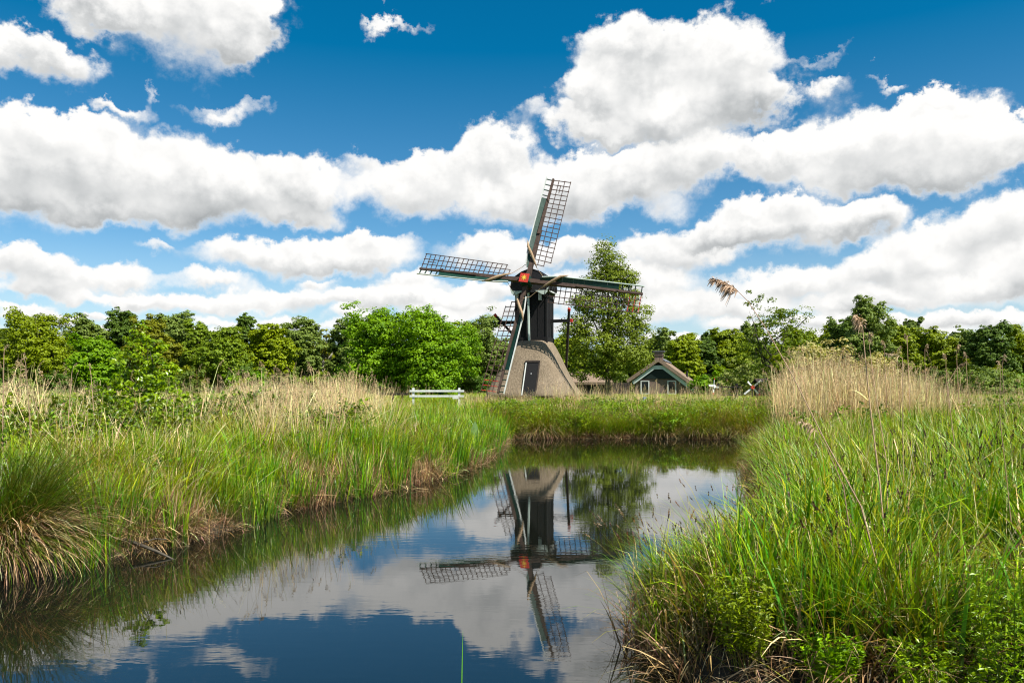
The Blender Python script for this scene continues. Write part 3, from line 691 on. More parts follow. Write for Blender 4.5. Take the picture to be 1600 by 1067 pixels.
P_ = scatter(R_, 9000, -20, -1.5, 6, 22, lambda x, y, d: left(x, y) * (d > 1.9) * (x < -.21 * y) * fall(y, 14) * (v_noise(x, y, .9, 16) > .40))
stuff('bramble_thicket', 'dense leafy bramble thicket on the left bank', 'bramble', P_, S_(len(P_)) * hz_(P_, 1.1, 81, .55, 1.25), R_, 8)
P_ = scatter(R_, 2500, -12, -.8, 8, 24, lambda x, y, d: left(x, y) * (d > 1.0) * (v_noise(x, y, 1.2, 82) > .6))
stuff('bank_weeds', 'leafy green weeds between the grasses of the left bank', 'leafy_weed', P_, S_(len(P_)) * 1.0, R_, 8)
P_ = scatter(R_, 17000, -20, -.8, 8, 27, lambda x, y, d: left(x, y) * (d > 1.1) * (x < -.165 * y) * np.where(np.abs(x / y + .465) < .06, .25, 1) * np.clip(1.6 * (v_noise(x, y, .7, 17) + .30 * (x > -.34 * y) * (x < -.2 * y) - .52), .02, 1) * np.where(x > -.34 * y, 1, .35))
stuff('dry_reed_stand', 'pale dry reed stalks scattered over the left bank', 'dry_reed', P_, S_(len(P_)) * hz_(P_, 1.5, 83, .6, .98), R_, 9)
P_ = scatter(R_, 8500, -16, -.5, 7, 26, lambda x, y, d: left(x, y) * (d > .8) * (x < -.15 * y) * np.clip(1.7 * (v_noise(x, y, .9, 18) - .35 + .25 * (x > -.30 * y)), .05, 1))
stuff('broken_reed_litter', 'bent and broken pale reed stems lying through the left bank grass', 'broken_reed', P_, S_(len(P_)) * hz_(P_, 1.5, 84, .5, .95), R_, 16)
# all along the water: dead leaves and stems over the edge
P_ = scatter(R_, 60000, -9, 10, 3, 27, lambda x, y, d: (d > -.16 * v_noise(x, y, 2.5, 85)) * (d < .45) * fall(y, 24) * np.where((v_noise(x, y, 2.3, 86) > .46) | (y < 6.3), 1, .4))
stuff('dead_leaf_litter', 'matted brown dead leaves and stems along the water edge', 'litter', P_, S_(len(P_)) * hz_(P_, 3, 87, .5, 1.15), R_, 16)
P_ = scatter(R_, 16000, -9, 10, 3.4, 26, lambda x, y, d: (d > -.08) * (d < 2.2) * fall(y, 16) * (v_noise(x, y, 1.9, 98) > .56))
stuff('withered_grass', 'withered brown grass patches between the green tufts on both banks', 'dead_stems', P_, S_(len(P_)), R_, 8)
P_ = scatter(R_, 22000, -9, 10, 3.4, 27, lambda x, y, d: (d > -.02) * (d < .5) * fall(y, 20) * (v_noise(x, y, 2.1, 44) > .6) * .7)
stuff('bank_herbs', 'bright yellow green herbs at the foot of the banks', 'bright_herb', P_, S_(len(P_)) * .55, R_, 8)
# far bank and the meadow beyond it
far = lambda x, y: (y > 24.3) & (x > -1.6) & (x < 15)
P_ = scatter(R_, 16000, -2, 15, 24.3, 32, lambda x, y, d: far(x, y) * (d > .25 + .8 * v_noise(x, y, 1.8, 97)) * (.3 + .7 * v_noise(x, y, 1.0, 21)))
stuff('far_bank_grass', 'green and yellow grass on the far bank before the windmill', 'olive_grass', P_, S_(len(P_)) * hz_(P_, 2.2, 88, .4, 1.3), R_, 8)
P_ = scatter(R_, 8000, -2, 15, 24.3, 31, lambda x, y, d: far(x, y) * (d > .1 + .8 * v_noise(x, y, 1.8, 97)) * (v_noise(x, y, 1.6, 22) > .6))
stuff('far_bank_lush_grass', 'bright green blades along the far bank', 'reed_grass', P_, S_(len(P_)) * hz_(P_, 2.2, 89, .3, .9), R_)
P_ = scatter(R_, 3000, -1, 15, 25.2, 31, lambda x, y, d: far(x, y) * (d > .4) * (v_noise(x, y, 1.2, 23) > .4))
stuff('far_bank_weeds', 'leafy green weeds on top of the far bank', 'leafy_weed', P_, S_(len(P_)) * hz_(P_, 1.5, 90, .8, 1.35), R_)
P_ = scatter(R_, 3200, -1, 14, 24.8, 29, lambda x, y, d: far(x, y) * (d > .1) * (v_noise(x, y, 1.9, 99) > .52))
stuff('far_bank_herbs', 'bright yellow green herbs in clumps on the far bank', 'bright_herb', P_, S_(len(P_)) * hz_(P_, 1.9, 99, .8, 1.7), R_, 6)
P_ = scatter(R_, 3600, -1.5, 15, 24.6, 30, lambda x, y, d: far(x, y) * (d > .0) * (v_noise(x, y, 2.3, 103) > .58))
stuff('far_bank_straw', 'straw coloured dead grass tufts standing on the far bank', 'dead_stems', P_, S_(len(P_)) * hz_(P_, 1.9, 104, 1.0, 1.7), R_, 6)
P_ = scatter(R_, 2200, -1, 12, 24.6, 25.5, lambda x, y, d: far(x, y) * (d > -.05) * (v_noise(x, y, 2.5, 91) > .42))
stuff('far_bank_sedge', 'arching sedge with straw bases along the far bank', 'sedge', P_, S_(len(P_)) * .75, R_)
P_ = scatter(R_, 1100, -3, 16, 31, 38.5, lambda x, y, d: (x > 1) * np.interp(x, [1, 3, 5, 10.5, 11.5], [.25, .7, 1, .7, .1]) * (v_noise(x, y, .8, 92) > .4))
stuff('reed_belt', 'belt of pale dry reeds between the far bank and the house', 'dry_reed', P_, S_(len(P_)) * hz_(P_, .8, 93, .55, .95), R_, 6)
P_ = scatter(R_, 700, -8, 1, 30, 37, lambda x, y, d: (x > -2.2) * .7)
stuff('thin_reeds', 'thin dry reeds around the foot of the mill', 'dry_reed', P_, S_(len(P_)) * .55, R_, 8)
P_ = scatter(R_, 36000, -70, 70, 25, 92, lambda x, y, d: ((x < -1.2) | (x > 15) | (y > 31)) * np.interp(y, [25, 40, 92], [1, .6, .25]))
stuff('far_meadow', 'flat green meadow grass stretching to the tree line', 'far_grass', P_, S_(len(P_)) * .85, R_)
P_ = scatter(R_, 900, -60, -6, 26, 75, lambda x, y, d: v_noise(x, y, .25, 61) > .45)
stuff('meadow_reeds', 'loose dry reeds in the meadow before the left tree line', 'dry_reed', P_, S_(len(P_)) * .8, R_, 8)
# right reed bed
P_ = scatter(R_, 9000, 6, 30, 17.5, 31, lambda x, y, d: (x > .335 * y) * np.interp(x / y, [.335, .37, .50, .56, .66], [.35, 1, .8, .3, .18]) * sm(y, 18, 20) * .7)
stuff('reed_bed', 'tall dense bed of pale dry reeds at the back of the right meadow', 'dry_reed', P_, S_(len(P_)) * np.interp(P_[:, 0] / P_[:, 1], [.34, .40, .5, .56], [1.3, 1.55, 1.15, .9]) * hz_(P_, 1.3, 95, .75, 1.1), R_, 6)
P_ = scatter(R_, 500, 7, 24, 18, 27, lambda x, y, d: (x > .345 * y) * (v_noise(x, y, .9, 96) > .6))
stuff('reed_bed_weeds', 'leafy green growth coming up between the dry reeds', 'leafy_weed', P_, S_(len(P_)) * 1.7, R_, 5)
P_ = scatter(R_, 200, 2, 14, 6, 19, lambda x, y, d: right(x, y) * (d > .4) * .35)
stuff('scattered_reeds', 'single dry reed stems standing in the right meadow', 'broken_reed', P_, S_(len(P_)) * .9, R_, 6)

# ------------------------------------------------------------------ plants: the ones one can point at
def big_tussock(name, seed, x, y, H, R, n, label, pals, group=None, dead=.4, rest=None, zoff=0.0, heads=0, lean=(3, 55)):
    rng = np.random.default_rng(seed); t = empty(name, (x, y, gz(x, y) + zoff - .03)); tag(t, label, 'sedge tussock', group)
    pb = PB(); V, Q, C_, tip, dv = blades(rng, n, h=(H * .65, H * 1.15), base_r=R * .45, width=.0065, lean=lean, droop=(30, 100), segs=7, pals=pals); pb.add(V, Q, C_)
    link('green_leaves', pb.mesh('green_leaves'), M['grass'], t)
    pb = PB(); m = int(n * dead); V, Q, C_, *_ = blades(rng, m, h=(H * .4, H * .85), base_r=R * .5, width=.007, lean=(30, 80), droop=(50, 110), segs=6, pals=[(2, DEAD), (1.5, DEAD2), (.6, PALE)]); pb.add(V, Q, C_)
    link('dead_skirt', pb.mesh('dead_skirt'), M['dry'], t)
    if heads:
        pb = PB(); V, Q, C_, tip, dv = blades(rng, heads, h=(H * .9, H * 1.4), base_r=R * .6, width=.005, lean=(3, 38), droop=(5, 45), segs=6, pal=G_OLIVE); pb.add(V, Q, C_)
        for i in range(heads):
            c = (.30, .18, .10) if rng.uniform() < .6 else (.11, .06, .03)
            for j in range(rng.integers(1, 4)): spikelets(pb, rng, tip[i] - dv[i] * .035 * j, dv[i] + rng.normal(0, .18, 3), .04, .0065, c, 8)
        link('flower_stems', pb.mesh('flower_stems'), M['grass'], t)
    return t
OL = [(3, G_OLIVE), (2, G_DEEP), (.6, G_YEL)]
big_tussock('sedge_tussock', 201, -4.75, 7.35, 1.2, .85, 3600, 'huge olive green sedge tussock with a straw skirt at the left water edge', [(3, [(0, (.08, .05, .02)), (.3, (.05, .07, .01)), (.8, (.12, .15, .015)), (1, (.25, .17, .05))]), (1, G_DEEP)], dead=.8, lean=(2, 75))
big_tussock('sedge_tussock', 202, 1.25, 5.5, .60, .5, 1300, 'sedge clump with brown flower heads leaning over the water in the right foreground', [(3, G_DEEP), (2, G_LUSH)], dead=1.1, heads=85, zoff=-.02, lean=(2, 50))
FB = 'sedge tussocks along the far bank'
for i, (px, Y, H, R, lab) in enumerate([
    (778, 25.6, .95, .5, 'olive tussock at the left end of the far bank, below the mill sail'),
    (845, 25.5, 1.05, .6, 'wide green tussock with a pale skirt on the far bank, directly below the thatched mill'),
    (905, 25.7, .8, .45, 'low yellowish tussock on the far bank, just right of the one below the mill'),
    (1030, 25.6, .9, .45, 'bright green tussock on the far bank, below the brick house'),
    (1090, 25.4, .85, .6, 'tussock with the broadest brown dead skirt on the far bank, right of the house'),
    (1125, 25.7, 1.1, .5, 'tall olive tussock on the far bank, below the small red and white windmill'),
    (1165, 25.2, 1.0, .6, 'last tussock at the right end of the far bank, in the pond corner')]):
    p = W(px, 603, Y)
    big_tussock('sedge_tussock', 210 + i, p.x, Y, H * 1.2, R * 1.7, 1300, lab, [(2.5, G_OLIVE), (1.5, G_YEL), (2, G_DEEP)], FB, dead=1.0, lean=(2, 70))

def herb(seed, x, y, h, R, label, z=None):
    t = empty('leafy_herb', (x, y, gz(x, y) if z is None else z)); tag(t, label, 'herb', 'bright leafy herbs in the right foreground')
    rng = np.random.default_rng(seed); pb = PB(); st = PB(); cen = []; nr = []
    for k in range(34):
        a = rng.uniform(0, 2*PI); r = R * math.sqrt(rng.uniform()); H = h * rng.uniform(.55, 1.1); ts = np.linspace(0, 1, 6)
        pts = [np.array([r * math.cos(a) * (.5 + .6 * q), r * math.sin(a) * (.5 + .6 * q), H * q]) for q in ts]
        st.strip(pts, [.0035, .003, .003, .002, .002, .001], (.13, .17, .03), 3)
        for q in np.arange(.25, 1.0, .07):
            p = np.array([np.interp(q, ts, [w[i] for w in pts]) for i in range(3)])
            for j in range(5):
                b = rng.uniform(0, 2*PI); L_ = .035 * (1.2 - q * .5)
                cen.append(p + np.array([math.cos(b), math.sin(b), .35]) * L_); nr.append((-math.cos(b) * .4, -math.sin(b) * .4, 1))
    cen = np.array(cen); f = rng.uniform(0, 1, (len(cen), 1)); col = np.array((.13, .24, .012)) * (1 - f) + np.array((.30, .44, .025)) * f
    pb.add(*leafs(rng, cen, np.array(nr, float), .045, .013, col, .35))
    link('leaves', pb.mesh('leaves'), M['grass'], t); link('stems', st.mesh('stems'), M['grass'], t)
herb(301, 1.30, 4.40, .55, .26, 'bushy bright green herb at the water edge in front of the tall grass')
herb(302, 1.66, 4.2, .3, .18, 'low bright herb just right of the bushy one, half hidden in long grass')
herb(303, 2.52, 4.0, .72, .32, 'tall bright yellow green herb in the bottom right corner of the photo')
herb(304, 2.1, 3.98, .4, .22, 'lower herb in front of the tall one in the bottom right corner')

def reed(seed, pts, r0, label, plume_dir, pl=.2, pr=.06, n=120, leaf_at=()):
    """one dry reed: bent stalk and feathery plume"""
    rng = np.random.default_rng(seed); base = Vector(pts[0]); base.z = gz(base.x, base.y) - .03
    t = empty('reed_stalk', base); tag(t, label, 'dry reed', 'single tall dry reeds')
    q = [Vector(p) - base for p in pts]; q[0] = Vector((0, 0, 0)); Q_ = []
    for i in range(len(q) - 1):
        for k in range(4): Q_.append(q[i].lerp(q[i+1], k / 4))
    Q_.append(q[-1])
    st = PB(); st.strip([np.array(v) for v in Q_], [r0 * (1 - .65 * i / len(Q_)) for i in range(len(Q_))], (.42, .29, .2), 5)
    for f in leaf_at:
        V, Q, C_, *_ = blades(rng, 1, h=(.18, .3), base_r=.001, width=.008, lean=(20, 50), droop=(60, 120), pal=PALE)
        st.add(V + np.array(Q_[int(f * (len(Q_) - 1))]), Q, C_)
    link('stalk', st.mesh('stalk'), M['dry'], t)
    pb = PB(); d = (q[-1] - q[-2]).normalized()
    plume(pb, rng, np.array(q[-1]), np.array(d), pl, pr, (.38, .28, .19), n, plume_dir)
    link('plume', pb.mesh('plume'), M['dry'], t)
P3 = lambda px, py, Y: tuple(W(px, py, Y))
reed(401, [P3(1412, 1000, 4.3), P3(1345, 790, 4.35), P3(1290, 690, 4.4), P3(1240, 590, 4.45), P3(1198, 515, 4.5), P3(1168, 470, 4.5), P3(1150, 452, 4.5)], .0042,
     'tallest dry reed leaning far to the left with a one-sided brown plume against the clouds', (-1, 0, -.25), .11, .075, 150)
reed(402, [P3(1392, 960, 4.9), P3(1375, 760, 5), P3(1360, 640, 5), P3(1352, 560, 5), P3(1347, 505, 5)], .006,
     'thick upright dry reed with a ragged pale plume right of the leaning one', (-.5, 0, -.5), .10, .06, 90, (.6, .8))
reed(403, [P3(1390, 930, 5.2), P3(1385, 720, 5.2), P3(1366, 600, 5.2), P3(1357, 530, 5.2)], .0035, 'thin dry reed crossing behind the thick upright reed', (.4, 0, -.6), .09, .04, 50)
reed(404, [P3(1350, 900, 4.6), P3(1318, 760, 4.6), P3(1292, 700, 4.6), P3(1272, 668, 4.6)], .004, 'short bent reed with a curled plume beside the stem of the leaning reed', (-.8, 0, -1.2), .12, .05, 50)
reed(405, [P3(1590, 900, 5.2), P3(1572, 740, 5.2), P3(1562, 650, 5.2), P3(1563, 570, 5.2)], .0035, 'bare thin dry reed at the right edge of the photo', (-.2, 0, -.6), .07, .03, 30)
reed(406, [P3(1415, 860, 7), P3(1411, 720, 7), P3(1410, 560, 7), P3(1403, 555, 7)], .005, 'straight dry reed in the meadow right of the thick plumed reed', (-.5, 0, -.5), .1, .05, 40)
reed(407, [P3(1480, 900, 9), P3(1492, 700, 9), P3(1480, 600, 9), P3(1497, 572, 9)], .006, 'dry reed with a bowed tip before the right reed bed', (.7, 0, -.6), .12, .06, 40)
for i, (px, top, Y, lab) in enumerate([(1402, 548, 19, 'reed with a small round plume rising from the left of the reed bed'), (1418, 528, 18.5, 'highest reed rising above the reed bed'),
    (1445, 545, 19, 'reed with a pink brown plume above the middle of the reed bed'), (1382, 538, 19, 'reed with a drooping plume above the pale willow'),
    (1495, 545, 20, 'slender reed above the thin right part of the reed bed'), (1510, 555, 20, 'second slender reed above the thin right part of the reed bed, bent over'),
    (1566, 560, 18, 'reed with a split plume at the far right of the reed bed'), (1478, 558, 19, 'reed above the gap in the right part of the reed bed')]):
    reed(420 + i, [P3(px + 4, 680, Y), P3(px + 3, 620, Y), P3(px, top + 20, Y), P3(px, top, Y)], .009, lab, (-.4 if i % 2 else .5, 0, -.6), .22, .09, 40)
for i, (px, top, Y, lean, lab) in enumerate([(6, 545, 8.5, 3, 'tall pale reed at the left edge of the photo'), (40, 556, 9, -12, 'leaning pale reed behind the big tussock'),
    (112, 572, 11, 10, 'reed leaning right over the bramble thicket'), (142, 572, 11, -10, 'reed leaning left over the bramble thicket'), (428, 574, 14, 2, 'upright bare reed before the left tree line')]):
    reed(440 + i, [P3(px - lean, 720, Y), P3(px - lean / 2, 650, Y), P3(px, top + 12, Y), P3(px + lean / 4, top, Y)], .006, lab, (.4, 0, -.6), .10, .04, 26)

t = empty('grass_blade', (-.255, 4.0, -.04)); tag(t, 'lone green blade standing in open water at the bottom of the photo', 'grass blade')
rng = np.random.default_rng(5); V, Q, C_, *_ = blades(rng, 1, h=(.50, .5001), base_r=.001, width=.012, lean=(1, 2), droop=(1, 3), segs=7, pal=G_LUSH)
pb = PB(); pb.add(V, Q, C_); link('leaf', pb.mesh('leaf'), M['grass'], t)
V, Q, C_, *_ = blades(rng, 1, h=(.16, .17), base_r=.001, width=.007, lean=(3, 5), droop=(1, 3), segs=4, pal=DEAD)
pb = PB(); pb.add(V, Q, C_); link('dead_sheath', pb.mesh('dead_sheath'), M['grass'], t)
t = empty('dock_leaf', (W(742, 690, 18).x, 18, gz(W(742, 690, 18).x, 18) + .12))
tag(t, 'single broad pale green leaf upright in the left bank grass near the water corner', 'broad leaf')
mb = MB(); prof = [(0, .0), (.05, .1), (.09, .25), (.08, .42), (.04, .55), (0, .62)]
vs = [(-w, 0.015 * math.sin(h * 5), h) for w, h in prof] + [(w, .015 * math.sin(h * 5), h) for w, h in reversed(prof[1:-1])]
M['dock'] = surf_mat('dock_leaf_green', (.2, .34, .1), (.27, .42, .14), 5, .5, .1)
mb.add(vs, [tuple(range(len(vs)))]); mb.add([(x, y + .008, z) for x, y, z in vs], [tuple(range(len(vs) - 1, -1, -1))]); mb.build('leaf', M['dock'], t)
MB().tube([(0, .004, -.5), (0, .004, .1)], .006, 5).build('stem', M['dock'], t)

a, b = W(255, 850, 7.9), W(345, 878, 7.6)
t = empty('fallen_branch', (-3.55, 7.75, .02)); tag(t, 'thin fallen branch lying from the left bank into the water beside the huge tussock', 'branch')
MB().tube([(-.35, .12, .14), (-.12, .04, .09), (.12, -.05, .03), (.34, -.16, -.03)], [.02, .018, .014, .007], 7).build('stem', M['bark'], t, True)
MB().tube([(-.1, .04, .09), (.02, .14, .12), (.1, .2, .1)], [.01, .007, .004], 5).build('twig', M['bark'], t, True)
# ------------------------------------------------------------------ trees
def crown_cloud(rng, lobes, n_clumps, per, size, c1, c2, clump_r=.13, W_=1.0, flat=.6, up=.45, gap=.0, yel=None):
    """leaf clumps spread through a union of lobes (cx,cy,cz,rx,ry,rz)"""
    lob = np.array(lobes, float); vol = (lob[:, 3] * lob[:, 4] * lob[:, 5]) ** .75; pk = rng.choice(len(lob), n_clumps, p=vol / vol.sum())
    d = rng.normal(0, 1, (n_clumps, 3)); d /= np.linalg.norm(d, axis=1)[:, None]
    rr = rng.uniform(.3, 1.12, (n_clumps, 1)) ** .55
    cen = lob[pk, :3] + d * rr * lob[pk, 3:]
    R = W_ * clump_r * rng.uniform(.6, 1.4, n_clumps)
    k = np.repeat(np.arange(n_clumps), per); n = len(k)
    e = rng.normal(0, 1, (n, 3)); e /= np.linalg.norm(e, axis=1)[:, None]; e[:, 2] = np.abs(e[:, 2]) * np.where(rng.uniform(0, 1, n) < .75, 1, -1)
    q = rng.uniform(.4, 1.1, (n, 1))
    pos = cen[k] + e * q * R[k][:, None] * np.array([1, 1, flat])
    nrm = e * .8 + d[k] * .5; nrm[:, 2] += up
    f = np.clip(rng.uniform(0, 1, n_clumps)[k] * .6 + rng.uniform(0, 1, n) * .4, 0, 1)[:, None]
    col = np.array(c1) * (1 - f) + np.array(c2) * f
    return leafs(rng, pos, nrm, size, size * .75, col, .35, .15)

def auto_lobes(rng, w, h, h0, shape, n=14):
    """lobes filling a crown of width w between heights h0 and h"""
    L_ = []
    H = h - h0
    for k in range(n):
        t = (k + .5) / n
        if shape == 'round': rad = math.sin(PI * (.12 + .8 * t)) ** .6
        elif shape == 'cone': rad = (1 - t) ** .75 + .12
        elif shape == 'oval': rad = math.sin(PI * (.14 + .78 * t)) ** .5
        else: rad = .9 - .4 * abs(t - .4)
        a = k * 2.4 + rng.uniform(-.5, .5); r = w / 2 * rad * rng.uniform(.25, .7)
        s = w / 2 * rad * rng.uniform(.42, .7)
        L_.append((r * math.cos(a), r * math.sin(a), h0 + H * t * .93, s, s, max(s * .8, H / n * 1.2)))
    L_.append((0, 0, h - w * .12, w * .13, w * .13, w * .12))
    for k in range(5):
        a = rng.uniform(0, 2*PI); rr = w * rng.uniform(.15, .42); s = w * rng.uniform(.07, .13)
        L_.append((rr * math.cos(a), rr * math.sin(a), h0 + H * rng.uniform(.72, 1.0), s, s, s * rng.uniform(1, 1.8)))
    return L_

def tree(name, label, x, y, h, w, shape='round', c=((.045, .09, .012), (.10, .17, .02)), clumps=1000, per=30, size=None, h0=.12, trunk=None, lean=0, bark='bark',
         group='trees of the wood behind the meadow', cat='tree', seed=None, lobes=None, clump_r=.07, limbs=7, up=.45, nlobes=14):
    seed = seed if seed is not None else int(abs(x * 131 + y * 17)) + 1
    rng = np.random.default_rng(seed); z = gz(x, y) if y < 300 else .7
    t = empty(name, (x, y, z - .05)); tag(t, label, cat, group)
    lb = lobes or auto_lobes(rng, w, h, h * h0, shape, nlobes)
    tr = trunk or h * .022 + .04
    mb = MB(); top = h * (.8 if shape != 'round' else .6)
    pts = [Vector((rng.normal(0, .012 * h) * k + lean * h * (k / 6) ** 1.5, rng.normal(0, .012 * h) * k, top * k / 6)) for k in range(7)]
    mb.tube(pts, [tr * (1.35 if k == 0 else 1) * (1 - .8 * k / 6) for k in range(7)], 8)
    ends = sorted(range(len(lb)), key=lambda i: -lb[i][3])[:limbs + 5]
    lm = MB()
    for i in ends[:limbs + 5]:
        c_ = Vector(lb[i][:3]); kk = min(5, max(1, int(6 * (c_.z * .62) / top))); a = pts[kk]
        mid = a.lerp(c_, .5) + Vector((rng.normal(0, .04 * h), rng.normal(0, .04 * h), .03 * h)); end = a.lerp(c_, 1.25)
        lm.tube([a, mid, c_, end], [tr * .42, tr * .28, tr * .17, tr * .05], 5)
        for _ in range(3):
            s = mid.lerp(c_, rng.uniform(0, 1)); e = s + Vector(rng.normal(0, 1, 3)).normalized() * lb[i][3] * .9 + Vector((0, 0, .3 * lb[i][3]))
            lm.tube([s, s.lerp(e, .5) + Vector((0, 0, .1 * lb[i][3])), e], [tr * .16, tr * .1, tr * .03], 4)
    o = mb.build('trunk', M[bark], t, True); lm.build('branches', M[bark], t, True)
    size = size or .0023 * y + .04
    V, Q, C_ = crown_cloud(rng, lb, clumps, per, size, c[0], c[1], clump_r, w, up=up)
    link('crown', fast_mesh('crown', V, quads=Q, col=np.clip(C_, 0, 1)), M['sapling_leaf' if name == 'sapling' else 'leaf'], t)
    return t

OAK = ((.15, .21, .014), (.34, .42, .025)); GREY = ((.14, .20, .045), (.28, .37, .08)); DARK = ((.08, .14, .022), (.17, .26, .045))
BRI = ((.11, .24, .012), (.29, .48, .022)); BIR = ((.14, .22, .025), (.30, .40, .04)); YEL = ((.19, .26, .016), (.38, .46, .03)); BRN = ((.17, .19, .02), (.33, .34, .035))
def T_(px, top, wpx, Y, label, c, shape='round', **kw):
    p = W(px, 603, Y); h = ZC + (HY - top) / F * Y - gz(p.x, Y) + .05
    return tree(kw.pop('name', 'tree'), label, p.x, Y, h, wpx / F * Y * 1.12, shape, c, **kw)
LEFT = [
 (5, 512, 66, 92, 'pale green tree cut by the left edge of the photo', GREY, 'oval'),
 (60, 489, 100, 85, 'broad yellow green oak, first big crown from the left', OAK, 'round'),
 (132, 503, 66, 95, 'grey green tree between the broad oak and the dark tall crown', GREY, 'oval'),
 (192, 488, 60, 98, 'dark blue green tree rising high behind the slender sapling', DARK, 'oval'),
 (150, 528, 70, 70, 'low bright green bushy tree left of the sapling', BRI, 'round'),
 (236, 500, 66, 82, 'brownish green tree directly right of the sapling', BRN, 'round'),
 (275, 491, 66, 94, 'tall grey green tree with a rounded top near the left third', GREY, 'oval'),
 (312, 508, 50, 90, 'shorter tree sloping down to the gap before the white stemmed birch', BIR, 'oval'),
 (354, 515, 74, 84, 'birch with a white trunk showing through its leaves', BIR, 'oval'),
 (386, 494, 40, 88, 'narrow dark tree with a ragged top right of the birch', DARK, 'oval'),
 (420, 506, 70, 86, 'round mid green tree left of the tall egg shaped crown', YEL, 'round'),
 (467, 495, 66, 90, 'tall egg shaped grey green crown midway along the left wood', GREY, 'oval'),
 (505, 512, 50, 96, 'thin airy tree with branches showing, left of the bright oaks', BRN, 'oval'),
 (545, 505, 56, 92, 'greyish tree peeping over the left shoulder of the bright green oaks', GREY, 'oval'),
 (705, 512, 56, 90, 'yellow green tree behind the right shoulder of the bright green oaks', YEL, 'round'),
 (752, 496, 84, 82, 'grey green tree left of the mill, behind the lowest sail', GREY, 'oval'),
]
for i, (px, top, w_, Y, lab, c, sh) in enumerate(LEFT):
    kw = {}
    if 'birch' in lab and 'white trunk' in lab: kw = dict(bark='birch', trunk=.16)
    if 'airy' in lab: kw = dict(clumps=120, bark='birch')
    T_(px, top, w_, Y, lab, c, sh, seed=500 + i, name='birch_tree' if kw.get('trunk') else 'tree', **kw)
G2 = 'bright green oaks left of the mill'
T_(592, 484, 116, 68, 'left one of the two bright green oaks, with the highest top', BRI, 'round', seed=530, name='oak_tree', group=G2, clumps=1300, per=30, h0=.02, nlobes=20)
T_(672, 490, 124, 66, 'right one of the two bright green oaks, reaching towards the mill', BRI, 'round', seed=531, name='oak_tree', group=G2, clumps=1300, per=30, h0=.02, nlobes=20)
# the tall alder behind the mill
p = W(952, 603, 58)
AL = [(-.2,0,11.3,.75,.75,1.0),(.5,0,10.4,1.0,1,.8),(-.7,0,10.1,.9,.9,.7),(-1.3,.2,8.9,1.1,1.1,.8),(1.1,0,9.3,1.2,1.1,.7),(.1,0,8.9,1.2,1.2,1.0),(1.6,-.2,7.9,1.2,1.1,.6),(-1.8,0,7.4,1.2,1.1,.8),
      (2.3,0,6.6,1.1,1.1,.7),(-.3,0,7.0,1.6,1.5,1.0),(2.6,0,5.0,1.1,1,1.0),(-2.4,0,5.6,1.3,1.2,.9),(.9,0,5.6,1.7,1.6,1.0),(-2.5,0,3.9,1.5,1.3,1.1),(-.9,-.6,4.2,1.7,1.5,1.1),(1.0,-.4,3.6,1.7,1.5,1.1),(2.4,0,3.2,1.2,1.2,1.0),(-1.9,0,2.4,1.3,1.2,.9),(.2,0,2.3,1.5,1.4,.8)]
AL = [(a * .92 - .15, b, c_ * .945, rx_ * .95, ry_, rz_) for a, b, c_, rx_, ry_, rz_ in AL]
tree('alder_tree', 'tall pyramid shaped tree standing directly behind the right sail of the mill', p.x, 58, 12.2, 6.6, 'cone', ((.13, .18, .022), (.30, .37, .045)), clumps=1300, per=28, lobes=AL, seed=540, clump_r=.075, group=None, trunk=.2, size=.15)
RIGHT = [
 (884, 528, 56, 84, 'low bright tree between the mill body and the tall tree', YEL, 'round'),
 (1030, 520, 60, 92, 'grey green tree directly behind the house chimney', GREY, 'oval'),
 (1066, 524, 56, 84, 'rounded green tree over the right roof slope of the house', YEL, 'round'),
 (1102, 528, 50, 88, 'dark leafy tree right of the house roof', DARK, 'round'),
 (1136, 514, 60, 90, 'tree with a flat top over the black wooden frame', OAK, 'oval'),
 (1172, 510, 50, 94, 'tree left of the branchy fruit tree, over the red and white windmill', GREY, 'oval'),
 (1300, 512, 80, 86, 'low rounded tree behind the pale willow bush', OAK, 'round'),
 (1358, 471, 76, 70, 'tall loose willow with a silvery top behind the plumed reed', GREY, 'oval'),
 (1320, 498, 60, 76, 'dark green shoulder left of the silvery topped willow', DARK, 'round'),
 (1400, 508, 60, 74, 'green tree sloping down right of the silvery topped willow', OAK, 'round'),
 (1424, 500, 40, 92, 'small feathery treetop right of the willow', GREY, 'oval'),
 (1462, 518, 70, 84, 'low oak behind the right part of the reed bed', OAK, 'round'),
 (1506, 518, 60, 88, 'pointed grey tree in the right wood', GREY, 'oval'),
 (1547, 509, 66, 80, 'broad dark crown, highest of those near the right edge', DARK, 'round'),
 (1590, 517, 66, 84, 'yellow green tree cut by the right edge of the photo', OAK, 'round'),
 (1250, 520, 60, 80, 'tree behind the right half of the branchy fruit tree', OAK, 'round'),
]
for i, (px, top, w_, Y, lab, c, sh) in enumerate(RIGHT):
    T_(px, top, w_, Y, lab, c, sh, seed=560 + i)
T_(1216, 468, 118, 46, 'spreading fruit tree with bare twigs at its top, right of the small windmills', ((.09, .15, .014), (.24, .32, .025)), 'round', seed=590, name='fruit_tree', clumps=230, per=32, group=None, trunk=.16, h0=.2, size=.13, clump_r=.07, nlobes=18)
WIL = ((.36, .33, .12), (.68, .62, .28))
